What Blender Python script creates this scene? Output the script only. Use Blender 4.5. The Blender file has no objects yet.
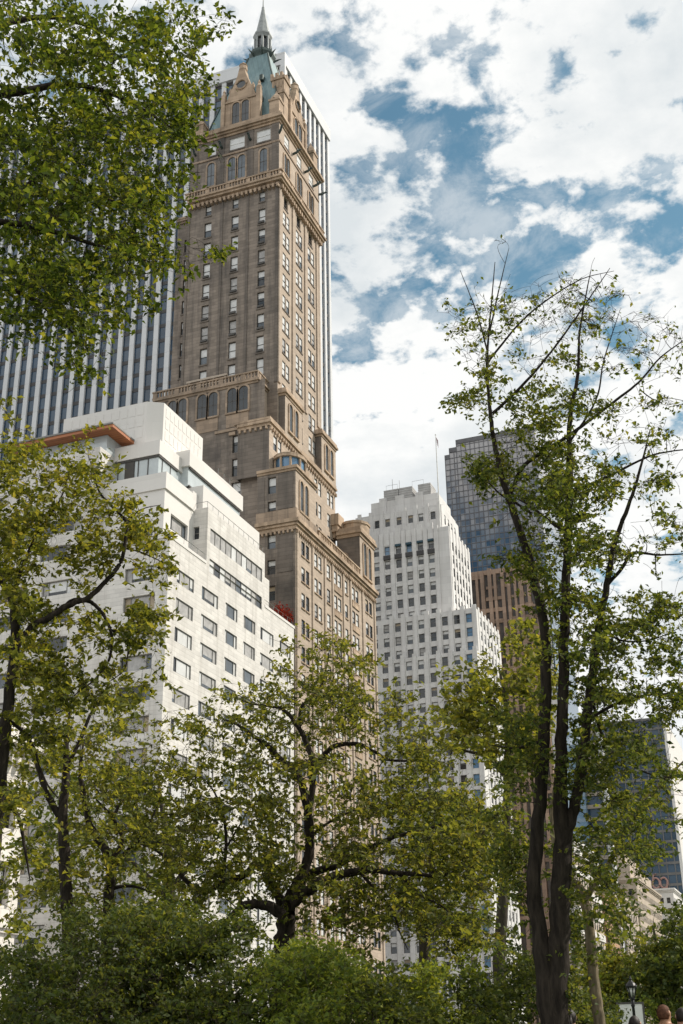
import bpy, bmesh, math, random
import numpy as np
R = math.radians
random.seed(7); rng = np.random.default_rng(7)
scene = bpy.context.scene
col = scene.collection

# ------------------------------------------------------------------ camera
# world axes follow the street grid: +Y runs down the avenue, +X points across it
FOC, PITCH, YAW, ROLL, EYE = 1225.0, R(23.9), R(20.85), R(-0.95), 1.1
def _rot(v):
    a = YAW
    return np.array([v[0]*math.cos(a)-v[1]*math.sin(a), v[0]*math.sin(a)+v[1]*math.cos(a), v[2]])
_c, _s = math.cos(ROLL), math.sin(ROLL)
_up = np.array([0, -math.sin(PITCH), math.cos(PITCH)]); _rt = np.array([1., 0, 0])
FW = _rot(np.array([0, math.cos(PITCH), math.sin(PITCH)]))
RT = _rot(_rt*_c + _up*_s); UP = _rot(_up*_c - _rt*_s)
CAM = np.array([0, 0, EYE])
def ray(x, y): return FW + RT*(x-341.5)/FOC - UP*(y-512)/FOC
def at(x, y, dist):
    d = ray(x, y); return CAM + d*(dist/math.hypot(d[0], d[1]))
def atz(x, y, z):
    d = ray(x, y); return CAM + d*((z-EYE)/d[2])
def atx(x, y, X):
    d = ray(x, y); return CAM + d*(X/d[0])
def proj(p):
    v = np.asarray(p, float)-CAM; z = v@FW
    return 341.5+FOC*(v@RT)/z, 512-FOC*(v@UP)/z, z

from mathutils import Matrix, Vector
cd = bpy.data.cameras.new('camera'); cam = bpy.data.objects.new('camera', cd); col.objects.link(cam)
cam.matrix_world = Matrix((list(RT)+[], list(UP), list(-FW))).transposed().to_4x4()
cam.location = CAM
cd.sensor_fit = 'VERTICAL'; cd.sensor_height = 24; cd.lens = FOC*24/1024
cd.clip_start = 0.1; cd.clip_end = 6000
scene.camera = cam

# ------------------------------------------------------------------ helpers
def tag(o, label=None, cat=None, group=None, kind=None):
    if label: o['label'] = label
    if cat: o['category'] = cat
    if group: o['group'] = group
    if kind: o['kind'] = kind
    return o
def empty(name, loc, label, cat, group=None):
    o = bpy.data.objects.new(name, None); col.objects.link(o); o.location = loc
    o.empty_display_size = .5
    return tag(o, label, cat, group)
def wloc(o):
    v = Vector((0, 0, 0))
    while o is not None: v += o.location; o = o.parent
    return v

class MB:
    def __init__(s): s.v = []; s.f = []; s.m = []
    def poly(s, pts, mi=0):
        n = len(s.v); s.v += [tuple(p) for p in pts]; s.f.append(tuple(range(n, n+len(pts)))); s.m.append(mi)
    def box(s, x0, x1, y0, y1, z0, z1, mi=0):
        n = len(s.v)
        s.v += [(x0,y0,z0),(x1,y0,z0),(x1,y1,z0),(x0,y1,z0),(x0,y0,z1),(x1,y0,z1),(x1,y1,z1),(x0,y1,z1)]
        for q in ((0,3,2,1),(4,5,6,7),(0,1,5,4),(1,2,6,5),(2,3,7,6),(3,0,4,7)):
            s.f.append(tuple(n+i for i in q)); s.m.append(mi)
        return s
    def rings(s, rings, mi=0, cap0=True, cap1=True):
        n = len(s.v); k = len(rings[0])
        for r in rings: s.v += [tuple(p) for p in r]
        for i in range(len(rings)-1):
            for j in range(k):
                a = n+i*k+j; b = n+i*k+(j+1) % k
                s.f.append((a, b, b+k, a+k)); s.m.append(mi)
        if cap0: s.f.append(tuple(n+j for j in reversed(range(k)))); s.m.append(mi)
        if cap1: s.f.append(tuple(n+(len(rings)-1)*k+j for j in range(k))); s.m.append(mi)
        return s
    def lathe(s, cx, cy, prof, n=8, mi=0, ph=None):
        ph = math.pi/n if ph is None else ph
        rs = [[(cx+r*math.cos(ph+2*math.pi*j/n), cy+r*math.sin(ph+2*math.pi*j/n), z) for j in range(n)] for r, z in prof]
        return s.rings(rs, mi)
    def tube(s, pts, rad, n=6, mi=0):
        pts = [np.asarray(p, float) for p in pts]
        if not hasattr(rad, '__len__'): rad = [rad]*len(pts)
        rs = []
        for i, p in enumerate(pts):
            t = pts[min(i+1, len(pts)-1)]-pts[max(i-1, 0)]; t /= np.linalg.norm(t)+1e-9
            a = np.array([0, 0, 1.]) if abs(t[2]) < .9 else np.array([1., 0, 0])
            u = np.cross(t, a); u /= np.linalg.norm(u); w = np.cross(t, u)
            rs.append([p+rad[i]*(u*math.cos(q)+w*math.sin(q)) for q in np.arange(n)*2*math.pi/n])
        return s.rings(rs, mi)
    # a wall in plane X=c (axis 'W', seen from +X, a = Y) or Y=c (axis 'N', seen from -Y, a = X), with openings
    def wall(s, ax, c, a0, a1, z0, z1, holes=(), depth=.3, mi=0, mr=None):
        mr = mi if mr is None else mr
        P = (lambda a, z, d=0: (c-d, a, z)) if ax == 'W' else (lambda a, z, d=0: (a, c+d, z))
        holes = [h for h in holes if h[0] > a0 and h[1] < a1 and h[2] > z0 and h[3] < z1]
        def ded(L):
            L = sorted(L); o = [L[0]]
            for q in L[1:]:
                if q-o[-1] > 1e-4: o.append(q)
            return o
        zs = ded([z0, z1]+[h[2] for h in holes]+[h[3] for h in holes])
        for k in range(len(zs)-1):
            zc = (zs[k]+zs[k+1])/2
            row = sorted((h[0], h[1]) for h in holes if h[2] < zc < h[3])
            x = a0
            for h0, h1 in row+[(a1, a1)]:
                if h0-x > 1e-4: s.poly([P(x, zs[k]), P(h0, zs[k]), P(h0, zs[k+1]), P(x, zs[k+1])], mi)
                x = h1
        for h in holes:
            b0, b1, y0, y1 = h[:4]
            s.poly([P(b0,y0), P(b0,y0,depth), P(b0,y1,depth), P(b0,y1)], mr); s.poly([P(b1,y0), P(b1,y1), P(b1,y1,depth), P(b1,y0,depth)], mr)
            s.poly([P(b0,y0), P(b1,y0), P(b1,y0,depth), P(b0,y0,depth)], mr); s.poly([P(b0,y1), P(b0,y1,depth), P(b1,y1,depth), P(b1,y1)], mr)
    # a block: openings on the north and west sides, plain elsewhere
    def block(s, x0, x1, y0, y1, z0, z1, nh=(), wh=(), depth=.3, mn=0, mw=0, mt=None):
        s.wall('N', y0, x0, x1, z0, z1, nh, depth, mn); s.wall('W', x1, y0, y1, z0, z1, wh, depth, mw)
        s.poly([(x1,y1,z0),(x0,y1,z0),(x0,y1,z1),(x1,y1,z1)], mw); s.poly([(x0,y1,z0),(x0,y0,z0),(x0,y0,z1),(x0,y1,z1)], mn)
        s.poly([(x0,y0,z1),(x1,y0,z1),(x1,y1,z1),(x0,y1,z1)], mw if mt is None else mt)
    def build(s, name, mats, parent=None, smooth=False):
        me = bpy.data.meshes.new(name)
        off = wloc(parent) if parent else Vector((0, 0, 0))
        me.from_pydata([(x-off.x, y-off.y, z-off.z) for x, y, z in s.v], [], s.f)
        if not isinstance(mats, (list, tuple)): mats = [mats]
        for m in mats: me.materials.append(m)
        me.polygons.foreach_set('material_index', s.m)
        if smooth: me.polygons.foreach_set('use_smooth', [True]*len(s.f))
        me.update()
        o = bpy.data.objects.new(name, me); col.objects.link(o)
        if parent: o.parent = parent
        return o

# ------------------------------------------------------------------ materials
class NT:
    def __init__(s, name):
        s.mat = bpy.data.materials.new(name); s.mat.use_nodes = True
        s.n = s.mat.node_tree.nodes; s.l = s.mat.node_tree.links
        s.bsdf = s.n['Principled BSDF']; s.out = s.n['Material Output']
    def new(s, t, **k):
        n = s.n.new(t)
        for a, b in k.items(): setattr(n, a, b)
        return n
    def pos(s, scale=(1, 1, 1)):
        g = s.new('ShaderNodeNewGeometry'); m = s.new('ShaderNodeVectorMath', operation='MULTIPLY')
        s.l.new(g.outputs['Position'], m.inputs[0]); m.inputs[1].default_value = scale
        return m.outputs[0]
    def noise(s, vec, scale, detail=4, rough=.6):
        n = s.new('ShaderNodeTexNoise'); n.inputs['Scale'].default_value = scale
        n.inputs['Detail'].default_value = detail; n.inputs['Roughness'].default_value = rough
        s.l.new(vec, n.inputs['Vector']); return n.outputs['Fac']
    def math(s, op, a, b=None, clamp=False):
        n = s.new('ShaderNodeMath', operation=op, use_clamp=clamp)
        for i, q in enumerate((a, b)):
            if q is None: continue
            if isinstance(q, (int, float)): n.inputs[i].default_value = q
            else: s.l.new(q, n.inputs[i])
        return n.outputs[0]
    def ramp(s, fac, stops, interp='LINEAR'):
        n = s.new('ShaderNodeValToRGB'); n.color_ramp.interpolation = interp
        e = n.color_ramp.elements
        while len(e) < len(stops): e.new(.5)
        for i, (p, c) in enumerate(stops):
            e[i].position = p; e[i].color = (c[0], c[1], c[2], 1) if hasattr(c, '__len__') else (c, c, c, 1)
        s.l.new(fac, n.inputs[0]); return n.outputs[0]
    def mix(s, fac, a, b, blend='MIX'):
        n = s.new('ShaderNodeMix', data_type='RGBA', blend_type=blend)
        for i, q in ((0, fac), (6, a), (7, b)):
            if isinstance(q, (int, float)): n.inputs[i].default_value = q
            elif isinstance(q, tuple): n.inputs[i].default_value = (*q, 1)
            else: s.l.new(q, n.inputs[i])
        return n.outputs[2]
    def bump(s, h, strength=.3, dist=.05):
        b = s.new('ShaderNodeBump'); b.inputs['Strength'].default_value = strength; b.inputs['Distance'].default_value = dist
        s.l.new(h, b.inputs['Height']); s.l.new(b.outputs[0], s.bsdf.inputs['Normal'])
    def set(s, color=None, rough=.8, metal=0, spec=.4):
        if color is not None:
            if isinstance(color, tuple): s.bsdf.inputs['Base Color'].default_value = (*color, 1)
            else: s.l.new(color, s.bsdf.inputs['Base Color'])
        s.bsdf.inputs['Roughness'].default_value = rough; s.bsdf.inputs['Metallic'].default_value = metal
        s.bsdf.inputs['Specular IOR Level'].default_value = spec
        return s.mat

def plain(name, c, rough=.7, metal=0, var=.18, scale=.8, spec=.4):
    t = NT(name); f = t.noise(t.pos(), scale, 5)
    d = tuple(q*(1-var) for q in c); u = tuple(min(1, q*(1+var)) for q in c)
    return t.set(t.ramp(f, [(.3, d), (.7, u)]), rough, metal, spec)

def masonry(name, c, course=.6, line=.35, stain=.35, soot=(.10, .095, .09), rough=.9, mottle=.2, patch=0.0, joint=.06):
    """stone or brick: courses, block to block variation, rain streaks and soot"""
    t = NT(name); p = t.pos()
    sep = t.new('ShaderNodeSeparateXYZ'); t.l.new(p, sep.inputs[0])
    hor = t.math('ADD', sep.outputs[0], sep.outputs[1])
    zc = t.math('DIVIDE', sep.outputs[2], course)
    row = t.math('FLOOR', zc); fz = t.math('FRACT', zc)
    jl = t.math('LESS_THAN', fz, joint/course*1.0)
    hx = t.math('ADD', t.math('DIVIDE', hor, course*2.2), t.math('MULTIPLY', row, .5))
    cx = t.math('FLOOR', hx)
    cmb = t.new('ShaderNodeCombineXYZ'); t.l.new(cx, cmb.inputs[0]); t.l.new(row, cmb.inputs[1])
    wn = t.new('ShaderNodeTexWhiteNoise', noise_dimensions='2D'); t.l.new(cmb.outputs[0], wn.inputs['Vector'])
    blk = t.ramp(wn.outputs['Value'], [(0, tuple(q*(1-mottle) for q in c)), (1, tuple(min(1, q*(1+mottle)) for q in c))])
    big = t.noise(p, .12, 5, .65)
    streak = t.noise(t.pos((.9, .9, .06)), .9, 6, .7)
    col1 = t.mix(t.math('MULTIPLY', t.ramp(streak, [(.48, 0.), (.72, 1.)]), stain), blk, soot)
    col2 = t.mix(t.math('MULTIPLY', t.ramp(big, [(.5, 0.), (.68, 1.)]), patch), col1, soot)
    col3 = t.mix(t.math('MULTIPLY', jl, line), col2, tuple(q*.35 for q in c))
    t.bump(t.math('SUBTRACT', t.noise(p, 6, 4), t.math('MULTIPLY', jl, .8)), .35, .03)
    return t.set(col3, rough, 0, .25)

def glassy(name, c, rough=.06, spec=.5, var=.5, scale=.35):
    t = NT(name); p = t.pos()
    f = t.noise(p, scale, 2)
    t.bump(t.noise(p, .55, 1), .06, .12)
    return t.set(t.ramp(f, [(.3, tuple(q*(1-var) for q in c)), (.7, tuple(q*(1+var) for q in c))]), rough, 0, spec)

M = {}
M['white'] = masonry('white_glazed_brick', (.60, .575, .54), .45, .2, .65, (.36, .335, .30), .6, .09, .15)
M['white_band'] = masonry('white_stone_parapet', (.63, .605, .575), 3.0, .05, .12, (.5, .47, .43), .6, .03, .0)
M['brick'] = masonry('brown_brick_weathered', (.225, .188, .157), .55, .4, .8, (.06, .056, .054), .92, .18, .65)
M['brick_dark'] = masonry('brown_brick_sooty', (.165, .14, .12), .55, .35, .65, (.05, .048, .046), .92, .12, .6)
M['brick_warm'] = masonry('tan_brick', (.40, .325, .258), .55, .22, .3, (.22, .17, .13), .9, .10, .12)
M['terra'] = masonry('tan_terracotta', (.40, .30, .215), .7, .25, .75, (.12, .085, .06), .85, .18, .35)
M['terra_n'] = masonry('weathered_terracotta', (.33, .25, .185), .7, .3, .8, (.085, .072, .06), .85, .18, .55)
def copper():
    t = NT('green_copper'); p = t.pos(); f = t.noise(t.pos((1, 1, .15)), 1.2, 5)
    sep = t.new('ShaderNodeSeparateXYZ'); t.l.new(p, sep.inputs[0])
    seam = t.math('LESS_THAN', t.math('FRACT', t.math('MULTIPLY', t.math('ADD', sep.outputs[0], sep.outputs[1]), 1.3)), .12)
    c = t.ramp(f, [(.3, (.09, .15, .165)), (.55, (.145, .225, .235)), (.75, (.24, .30, .285))])
    return t.set(t.mix(t.math('MULTIPLY', seam, .45), c, (.07, .12, .125)), .55, .1, .5)
M['copper'] = copper()
M['copper_dark'] = plain('dark_bronze_copper', (.05, .07, .065), .5, .4, .3, 2)
M['lead'] = plain('grey_lead', (.23, .245, .24), .5, .2, .25, 1.5)
M['pier'] = masonry('white_marble_pier', (.55, .555, .56), 3.9, .25, .2, (.42, .42, .43), .5, .05, .1, .1)
M['gmglass'] = glassy('dark_blue_tower_glass', (.028, .055, .09), .10, .6, .35, .12)
M['squibb'] = masonry('pale_grey_stone', (.62, .605, .59), 1.45, .18, .35, (.33, .31, .29), .8, .06, .12)
M['spandrel'] = plain('dark_spandrel', (.045, .042, .042), .5)
M['win_dark'] = glassy('dark_window_glass', (.022, .026, .030), .05, .6)
M['win_mid'] = glassy('grey_window_glass', (.07, .085, .10), .08, .6)
M['win_blue'] = glassy('sky_blue_window_glass', (.10, .20, .32), .08, .6, .2)
M['blind'] = plain('pale_window_blind', (.56, .56, .55), .35, 0, .12, 1.2, .6)
M['blind_tan'] = plain('tan_window_blind', (.30, .24, .16), .4, 0, .3, .8, .5)
M['curtain'] = plain('grey_curtain', (.32, .31, .30), .4, 0, .3, 1.5, .5)
M['frame_dark'] = plain('dark_metal_frame', (.055, .05, .045), .5)
M['frame_grey'] = plain('grey_metal_frame', (.17, .165, .155), .5)
M['frame_white'] = plain('white_painted_frame', (.62, .61, .58), .5)
M['mech'] = plain('pale_grey_plant_cladding', (.42, .41, .40), .7)
M['wood'] = NT('orange_wood_soffit')
def wood():
    t = NT('orange_wood_soffit'); p = t.pos()
    sep = t.new('ShaderNodeSeparateXYZ'); t.l.new(p, sep.inputs[0])
    line = t.math('LESS_THAN', t.math('FRACT', t.math('MULTIPLY', sep.outputs[1], 2.2)), .1)
    c = t.ramp(t.noise(t.pos((.15, 3, 1)), 2, 4), [(.3, (.27, .09, .035)), (.7, (.43, .17, .07))])
    return t.set(t.mix(t.math('MULTIPLY', line, .6), c, (.09, .03, .015)), .5)
M['wood'] = wood()
M['railglass'] = plain('pale_balustrade_glass', (.42, .46, .47), .12, 0, .1, .6, .7)
M['metal_rail'] = plain('grey_rail', (.28, .28, .28), .4, .5)
M['roofgrey'] = plain('grey_roof', (.25, .245, .235), .9)
M['black_iron'] = plain('black_iron', (.012, .012, .012), .45, .3)
M['sandstone'] = masonry('beige_limestone', (.44, .37, .30), .8, .2, .3, (.24, .19, .15), .85, .1, .15)
M['brickred'] = masonry('tan_orange_brick', (.42, .26, .16), .6, .25, .3, (.2, .12, .08), .9, .1, .1)
M['marble'] = masonry('white_clubhouse_marble', (.66, .62, .57), .75, .3, .35, (.4, .36, .31), .7, .07, .1)

def leafmat(name, cols, trans=.45, tcol=None, rough=.6):
    t = NT(name); g = t.new('ShaderNodeNewGeometry')
    f = g.outputs['Random Per Island']
    n = t.noise(t.pos(), .9, 2)
    ff = t.math('ADD', t.math('MULTIPLY', f, .75), t.math('MULTIPLY', t.math('SUBTRACT', n, .35), .8), True)
    c = t.ramp(ff, [(i/(len(cols)-1), q) for i, q in enumerate(cols)])
    t.set(c, rough, 0, .16)
    tr = t.new('ShaderNodeBsdfTranslucent')
    k = t.mix(1.0, c, tcol or (2.0, 1.75, .6), 'MULTIPLY'); t.l.new(k, tr.inputs[0])
    mx = t.new('ShaderNodeMixShader'); mx.inputs[0].default_value = trans
    t.l.new(t.bsdf.outputs[0], mx.inputs[1]); t.l.new(tr.outputs[0], mx.inputs[2])
    t.l.new(mx.outputs[0], t.out.inputs['Surface'])
    return t.mat
M['leaf_yellow'] = leafmat('yellow_green_leaf', [(0.032, 0.045, 0.013), (0.097, 0.115, 0.028), (0.175, 0.185, 0.043), (0.207, 0.183, 0.051)], .5)
M['leaf_back'] = leafmat('backlit_green_leaf', [(0.018, 0.032, 0.010), (0.037, 0.060, 0.015), (0.088, 0.118, 0.024), (0.185, 0.19, 0.038)], .5)
M['leaf_mid'] = leafmat('mid_green_leaf', [(0.021, 0.036, 0.012), (0.059, 0.086, 0.025), (0.117, 0.140, 0.037), (0.156, 0.154, 0.047)], .45)
M['leaf_dark'] = leafmat('dark_green_leaf', [(0.025, 0.039, 0.011), (0.060, 0.084, 0.023), (0.131, 0.147, 0.038)], .4)
M['leaf_shrub'] = leafmat('shrub_leaf', [(0.048, 0.077, 0.018), (0.132, 0.177, 0.037), (0.258, 0.275, 0.059)], .45)
M['leaf_olive'] = leafmat('olive_leaf', [(0.029, 0.042, 0.013), (0.086, 0.104, 0.028), (0.153, 0.166, 0.044), (0.163, 0.138, 0.050)], .5)
M['leaf_red'] = leafmat('red_leaf', [(.14, .02, .012), (.25, .04, .02)], .35, (1.4, .7, .5))
def bark(name, a, b):
    t = NT(name); f = t.noise(t.pos((6, 6, 1.2)), 2.5, 6, .65)
    t.bump(f, .7, .05)
    return t.set(t.ramp(f, [(.35, a), (.65, b)]), .95, 0, .2)
M['bark_dark'] = bark('dark_bark', (.012, .009, .007), (.042, .033, .025))
M['bark_grey'] = bark('grey_brown_bark', (.035, .029, .022), (.085, .07, .052))
M['bark_pale'] = bark('pale_peeling_bark', (.10, .08, .05), (.25, .20, .13))

# ------------------------------------------------------------------ windows
_wm = {}
def win_mesh(w, h, style, var):
    key = (round(w, 2), round(h, 2), style, var)
    if key in _wm: return _wm[key]
    w, h = key[0], key[1]
    fr = MB(); pn = MB(); b = .07
    fm = {'sash': 'frame_dark', 'wide': 'frame_grey', 'office': 'frame_grey', 'ribbon': 'frame_grey', 'white': 'frame_white'}[style]
    X0, X1 = -w/2, w/2
    fr.box(X0, X0+b, -.03, .05, 0, h); fr.box(X1-b, X1, -.03, .05, 0, h)
    fr.box(X0+b, X1-b, -.03, .05, 0, b); fr.box(X0+b, X1-b, -.03, .05, h-b, h)
    if style in ('sash', 'white'): fr.box(X0+b, X1-b, -.02, .04, h*.48, h*.48+.07)
    if style == 'wide':
        for q in (.2, .8): fr.box(X0+w*q-.03, X0+w*q+.03, -.02, .04, b, h-b)
    if style == 'ribbon':
        n = max(2, round(w/1.35))
        for i in range(1, n): fr.box(X0+w*i/n-.03, X0+w*i/n+.03, -.02, .04, b, h-b)
    if style == 'office': fr.box(X0+b, X1-b, -.02, .04, h*.5, h*.5+.06)
    g = {0: 0, 1: 0, 2: 1, 3: 1, 4: 2, 5: 0, 6: 0}[var]
    def q(x0, x1, z0, z1, mi, y=.045): pn.poly([(x0, y, z0), (x1, y, z0), (x1, y, z1), (x0, y, z1)], mi)
    if style in ('wide', 'ribbon'):
        r = random.Random(__import__("zlib").crc32(repr(key).encode()))
        n = 3 if style == 'wide' else max(2, round(w/1.35))
        ed = [0, .2, .8, 1] if style == 'wide' else [i/n for i in range(n+1)]
        for i in range(n):
            k = {0: [0, 1], 1: [5, 5, 3], 2: [3, 5, 5], 3: [3, 3, 5, 1], 4: [0, 1, 5], 5: [6, 6, 5], 6: [5, 0, 1]}[var]
            m_ = r.choice(k); a0, a1 = X0+w*ed[i], X0+w*ed[i+1]
            hb = r.choice([1, 1, 1, 1, .7]) if m_ in (3, 5, 6) else 0
            zz = h*(1-hb)
            if zz > .01: q(a0, a1, 0, zz, r.choice([0, 1]))
            if hb > 0: q(a0, a1, zz, h, m_)
    else:
        top = {0: 0, 1: .35, 2: .5, 3: 1.0, 4: 0, 5: .75, 6: .3}[var]
        bm_ = {1: 3, 2: 3, 3: 3, 5: 5, 6: 6}.get(var, 3)
        if top < 1: q(X0, X1, 0, h*(1-top), g)
        if top > 0: q(X0, X1, h*(1-top), h, bm_)
    def mk(mb, nm, mats):
        me = bpy.data.meshes.new(nm); me.from_pydata(mb.v, [], mb.f)
        for m in mats: me.materials.append(m)
        me.polygons.foreach_set('material_index', mb.m); me.update(); return me
    _wm[key] = (mk(fr, 'window', [M[fm]]), mk(pn, 'pane', PANES), fr, pn, fm)
    return _wm[key]
PANES = [M['win_dark'], M['win_mid'], M['win_blue'], M['blind'], M['blind'], M['curtain'], M['blind_tan']]

def add_windows(parent, wins, cap=100):
    """wins: (axis, plane, a0, a1, z0, z1, style, variant, recess). The ones largest in view become parts."""
    def size(q):
        ax, c, a0, a1, z0, z1 = q[:6]
        P = (lambda a, z: (c, a, z)) if ax == 'W' else (lambda a, z: (a, c, z))
        A, B, D = proj(P(a0, z0)), proj(P(a1, z0)), proj(P(a0, z1))
        ar = abs((B[0]-A[0])*(D[1]-A[1])-(B[1]-A[1])*(D[0]-A[0]))
        inn = 0 <= A[0] <= 683 and 0 <= A[1] <= 1000
        return ar if inn else ar*.01
    wins = sorted(wins, key=size, reverse=True)
    off = wloc(parent); rest = MB(); rmats = list(PANES)+[M['frame_dark'], M['frame_grey'], M['frame_white']]
    for i, (ax, c, a0, a1, z0, z1, style, var, rec) in enumerate(wins):
        w, h = a1-a0, z1-z0
        fm, pm, fr, pn, fk = win_mesh(w, h, style, var)
        am = (a0+a1)/2
        loc = Vector((c-rec, am, z0)) if ax == 'W' else Vector((am, c+rec, z0))
        if i < cap:
            o = bpy.data.objects.new('window', fm); col.objects.link(o); o.parent = parent
            o.location = loc-off; o.rotation_euler = (0, 0, math.pi/2 if ax == 'W' else 0)
            p = bpy.data.objects.new('pane', pm); col.objects.link(p); p.parent = o
        else:
            mi = {'frame_dark': 7, 'frame_grey': 8, 'frame_white': 9}[fk]
            for src, base in ((fr, mi), (pn, None)):
                n = len(rest.v)
                for x, y, z in src.v:
                    rest.v.append((loc.x-y, loc.y+x, loc.z+z) if ax == 'W' else (loc.x+x, loc.y+y, loc.z+z))
                for f_, m_ in zip(src.f, src.m):
                    rest.f.append(tuple(n+k for k in f_)); rest.m.append(mi if base is not None else m_)
    if rest.f:
        o = rest.build('window', rmats, parent); o['kind'] = 'stuff'
    return wins
def holes(wins, ax, c): return [(q[2], q[3], q[4], q[5]) for q in wins if q[0] == ax and abs(q[1]-c) < 1e-6]

# arched opening with a proud stone surround on a wall (axis N or W), no hole needed
def arch(ax, c, a0, a1, z0, z1, parent, stone, glass, sill=True, proud=.16, t=.28, cap=.12):
    w = a1-a0; r = w/2; zs = z1-r; am = (a0+a1)/2; n = 10
    P = (lambda a, z, d=0: (c+d, a, z)) if ax == 'W' else (lambda a, z, d=0: (a, c-d, z))
    def path(rr, ext): return [(am-rr, z0)]+[(am-rr*math.cos(math.pi*i/n), zs+rr*math.sin(math.pi*i/n)) for i in range(n+1)]+[(am+rr, z0)]
    inn, out = path(r, 0), path(r+t, 0)
    s = MB()
    for i in range(len(inn)-1):
        (p0, p1), (q0, q1) = (inn[i], inn[i+1]), (out[i], out[i+1])
        s.poly([P(*p0, proud), P(*p1, proud), P(*q1, proud), P(*q0, proud)])
        s.poly([P(*q0, proud), P(*q1, proud), P(*q1, -.02), P(*q0, -.02)])
        s.poly([P(*p0, proud), P(*p0, -.02), P(*p1, -.02), P(*p1, proud)])
    if sill:
        lo, hi = (-.02, proud+.1)
        if ax == 'W': s.box(c+lo, c+hi, a0-t, a1+t, z0-.25, z0)
        else: s.box(a0-t, a1+t, c-hi, c-lo, z0-.25, z0)
    o = s.build('arched_window', M[stone], parent)
    g = MB(); g.poly([P(a, z, .012) for a, z in inn], 0)
    for zz in (z0+(z1-z0)*.45,):
        g.poly([P(a0, zz, .03), P(a1, zz, .03), P(a1, zz+.12, .03), P(a0, zz+.12, .03)], 1)
    g.poly([P(am-.05, z0, .03), P(am+.05, z0, .03), P(am+.05, z1-.02, .03), P(am-.05, z1-.02, .03)], 1)
    off = wloc(o)
    p = g.build('pane', [M[glass], M['frame_dark']], o)
    return o

def cornice(name, parent, x0, x1, y0, y1, z, prof, mats, sides='NW', dent=None):
    """moulded band round the north and west sides; prof = (projection, height) steps going up"""
    b = MB(); zz = z
    for pr, h in prof:
        b.box(x0, x1+pr, y0-pr, y1+(pr if 'S' in sides else 0), zz, zz+h-.004); zz += h
    if dent:
        dz0, dz1, pr, wd, sp = dent
        a = x0+.2
        while a < x1: b.box(a, a+wd, y0-pr, y0-.01, dz0, dz1); a += sp
        a = y0+.1
        while a < y1: b.box(x1+.01, x1+pr, a, a+wd, dz0, dz1); a += sp
    return b.build(name, mats, parent)
def balustrade(parent, x0, x1, y0, y1, z, h, mat, sp=.55, th=.3, sides='NW'):
    b = MB()
    if 'N' in sides:
        b.box(x0, x1, y0, y0+th, z, z+.22); b.box(x0, x1, y0-.05, y0+th+.05, z+h-.2, z+h)
        a = x0+.1; i = 0
        while a < x1-.2:
            wide = i % 7 == 0
            b.box(a, a+(.5 if wide else .2), y0+.04, y0+th-.04, z+.22, z+h-.2); a += sp; i += 1
    if 'W' in sides:
        b.box(x1-th, x1, y0+th+.06, y1, z, z+.22); b.box(x1-th-.05, x1+.05, y0+th+.06, y1, z+h-.2, z+h)
        a = y0+.5; i = 0
        while a < y1-.2:
            wide = i % 7 == 0
            b.box(x1-th+.04, x1-.04, a, a+(.5 if wide else .2), z+.22, z+h-.2); a += sp; i += 1
    return b.build('balustrade', mat, parent)
# ================================================================== BUILDINGS
rw = random.Random(21)
# ------------------------------------------------------------------ white stepped apartment house
wa = empty('apartment_building', (-70, 101, 0), 'white stepped apartment house with wide windows and a wooden roof canopy', 'building')
V_W = [1, 2, 2, 3, 3, 4, 5, 1]
wins = []
WC = [(102.5,106.2),(108.0,111.8),(113.6,116.6),(118.2,121.3),(122.7,126.4),(128.2,131.5)]
tops = [46.6-3.1*i for i in range(14)]
for zt in tops:
    for a0, a1 in WC: wins.append(('W', -57, a0, a1, zt-1.5, zt, 'wide', rw.choice([2,2,3,3,1,3,3]), .1))  # light panes: blinds, with whitish reflection put into their colour
    for a0, a1 in [(-62.0,-58.4),(-66.9,-64.0),(-71.9,-68.3),(-77.2,-73.8),(-82.6,-79.2),(-88,-84.6)]:
        wins.append(('N', 100.7, a0, a1, zt-1.6, zt, 'wide', rw.choice([0,0,4,1,5,6]), .28))
wins += [('W', -57, 109.5, 123.0, 48.7, 50.25, 'ribbon', 3, .1), ('W', -57, 109.5, 123.0, 52.1, 53.8, 'ribbon', 2, .1),
         ('N', 108.8, -58.85, -58.0, 52.4, 53.9, 'office', 0, .25), ('W', -58.7, 103.7, 107.5, 51.7, 53.5, 'wide', 6, .3)]
wins += [('N', 100.7, -75.6, -67.5, 52.0, 53.5, 'ribbon', 6, .3), ('N', 100.7, -72.5, -68.8, 49.0, 50.55, 'wide', 6, .3),
         ('N', 100.7, -83.5, -79.8, 49.0, 50.55, 'wide', 4, .3), ('N', 100.7, -86, -79.5, 52.0, 53.5, 'ribbon', 4, .3),
         ('N', 100.7, -84, -78, 56.0, 57.5, 'ribbon', 0, .3), ('N', 102.2, -62.9, -59.9, 50.6, 52.0, 'wide', 0, .3)]
wins += [('N', 102.2, -64.9, -60.8, 54.4, 55.8, 'ribbon', 0, .25)]
b = MB()
b.block(-66, -57, 100.7, 132.5, 0, 48.2, holes(wins,'N',100.7), holes(wins,'W',-57))
b.wall('N', 100.7, -66, -57, 48.2, 49.6); b.wall('W', -57, 100.7, 108.8, 48.2, 49.6); b.wall('W', -57, 123.7, 132.5, 48.2, 49.6)
b.poly([(-66,100.7,49.58),(-57,100.7,49.58),(-57,132.5,49.58),(-66,132.5,49.58)]); b.poly([(-57,132.5,48.2),(-66,132.5,48.2),(-66,132.5,49.58),(-57,132.5,49.58)])
b.block(-96, -66, 100.7, 131, 0, 61.4, holes(wins,'N',100.7))
b.wall('W', -57, 108.8, 123.7, 48.2, 56.0, holes(wins,'W',-57), .3)
b.build('wall', M['white'], wa)
add_windows(wa, wins, 90)
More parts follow.
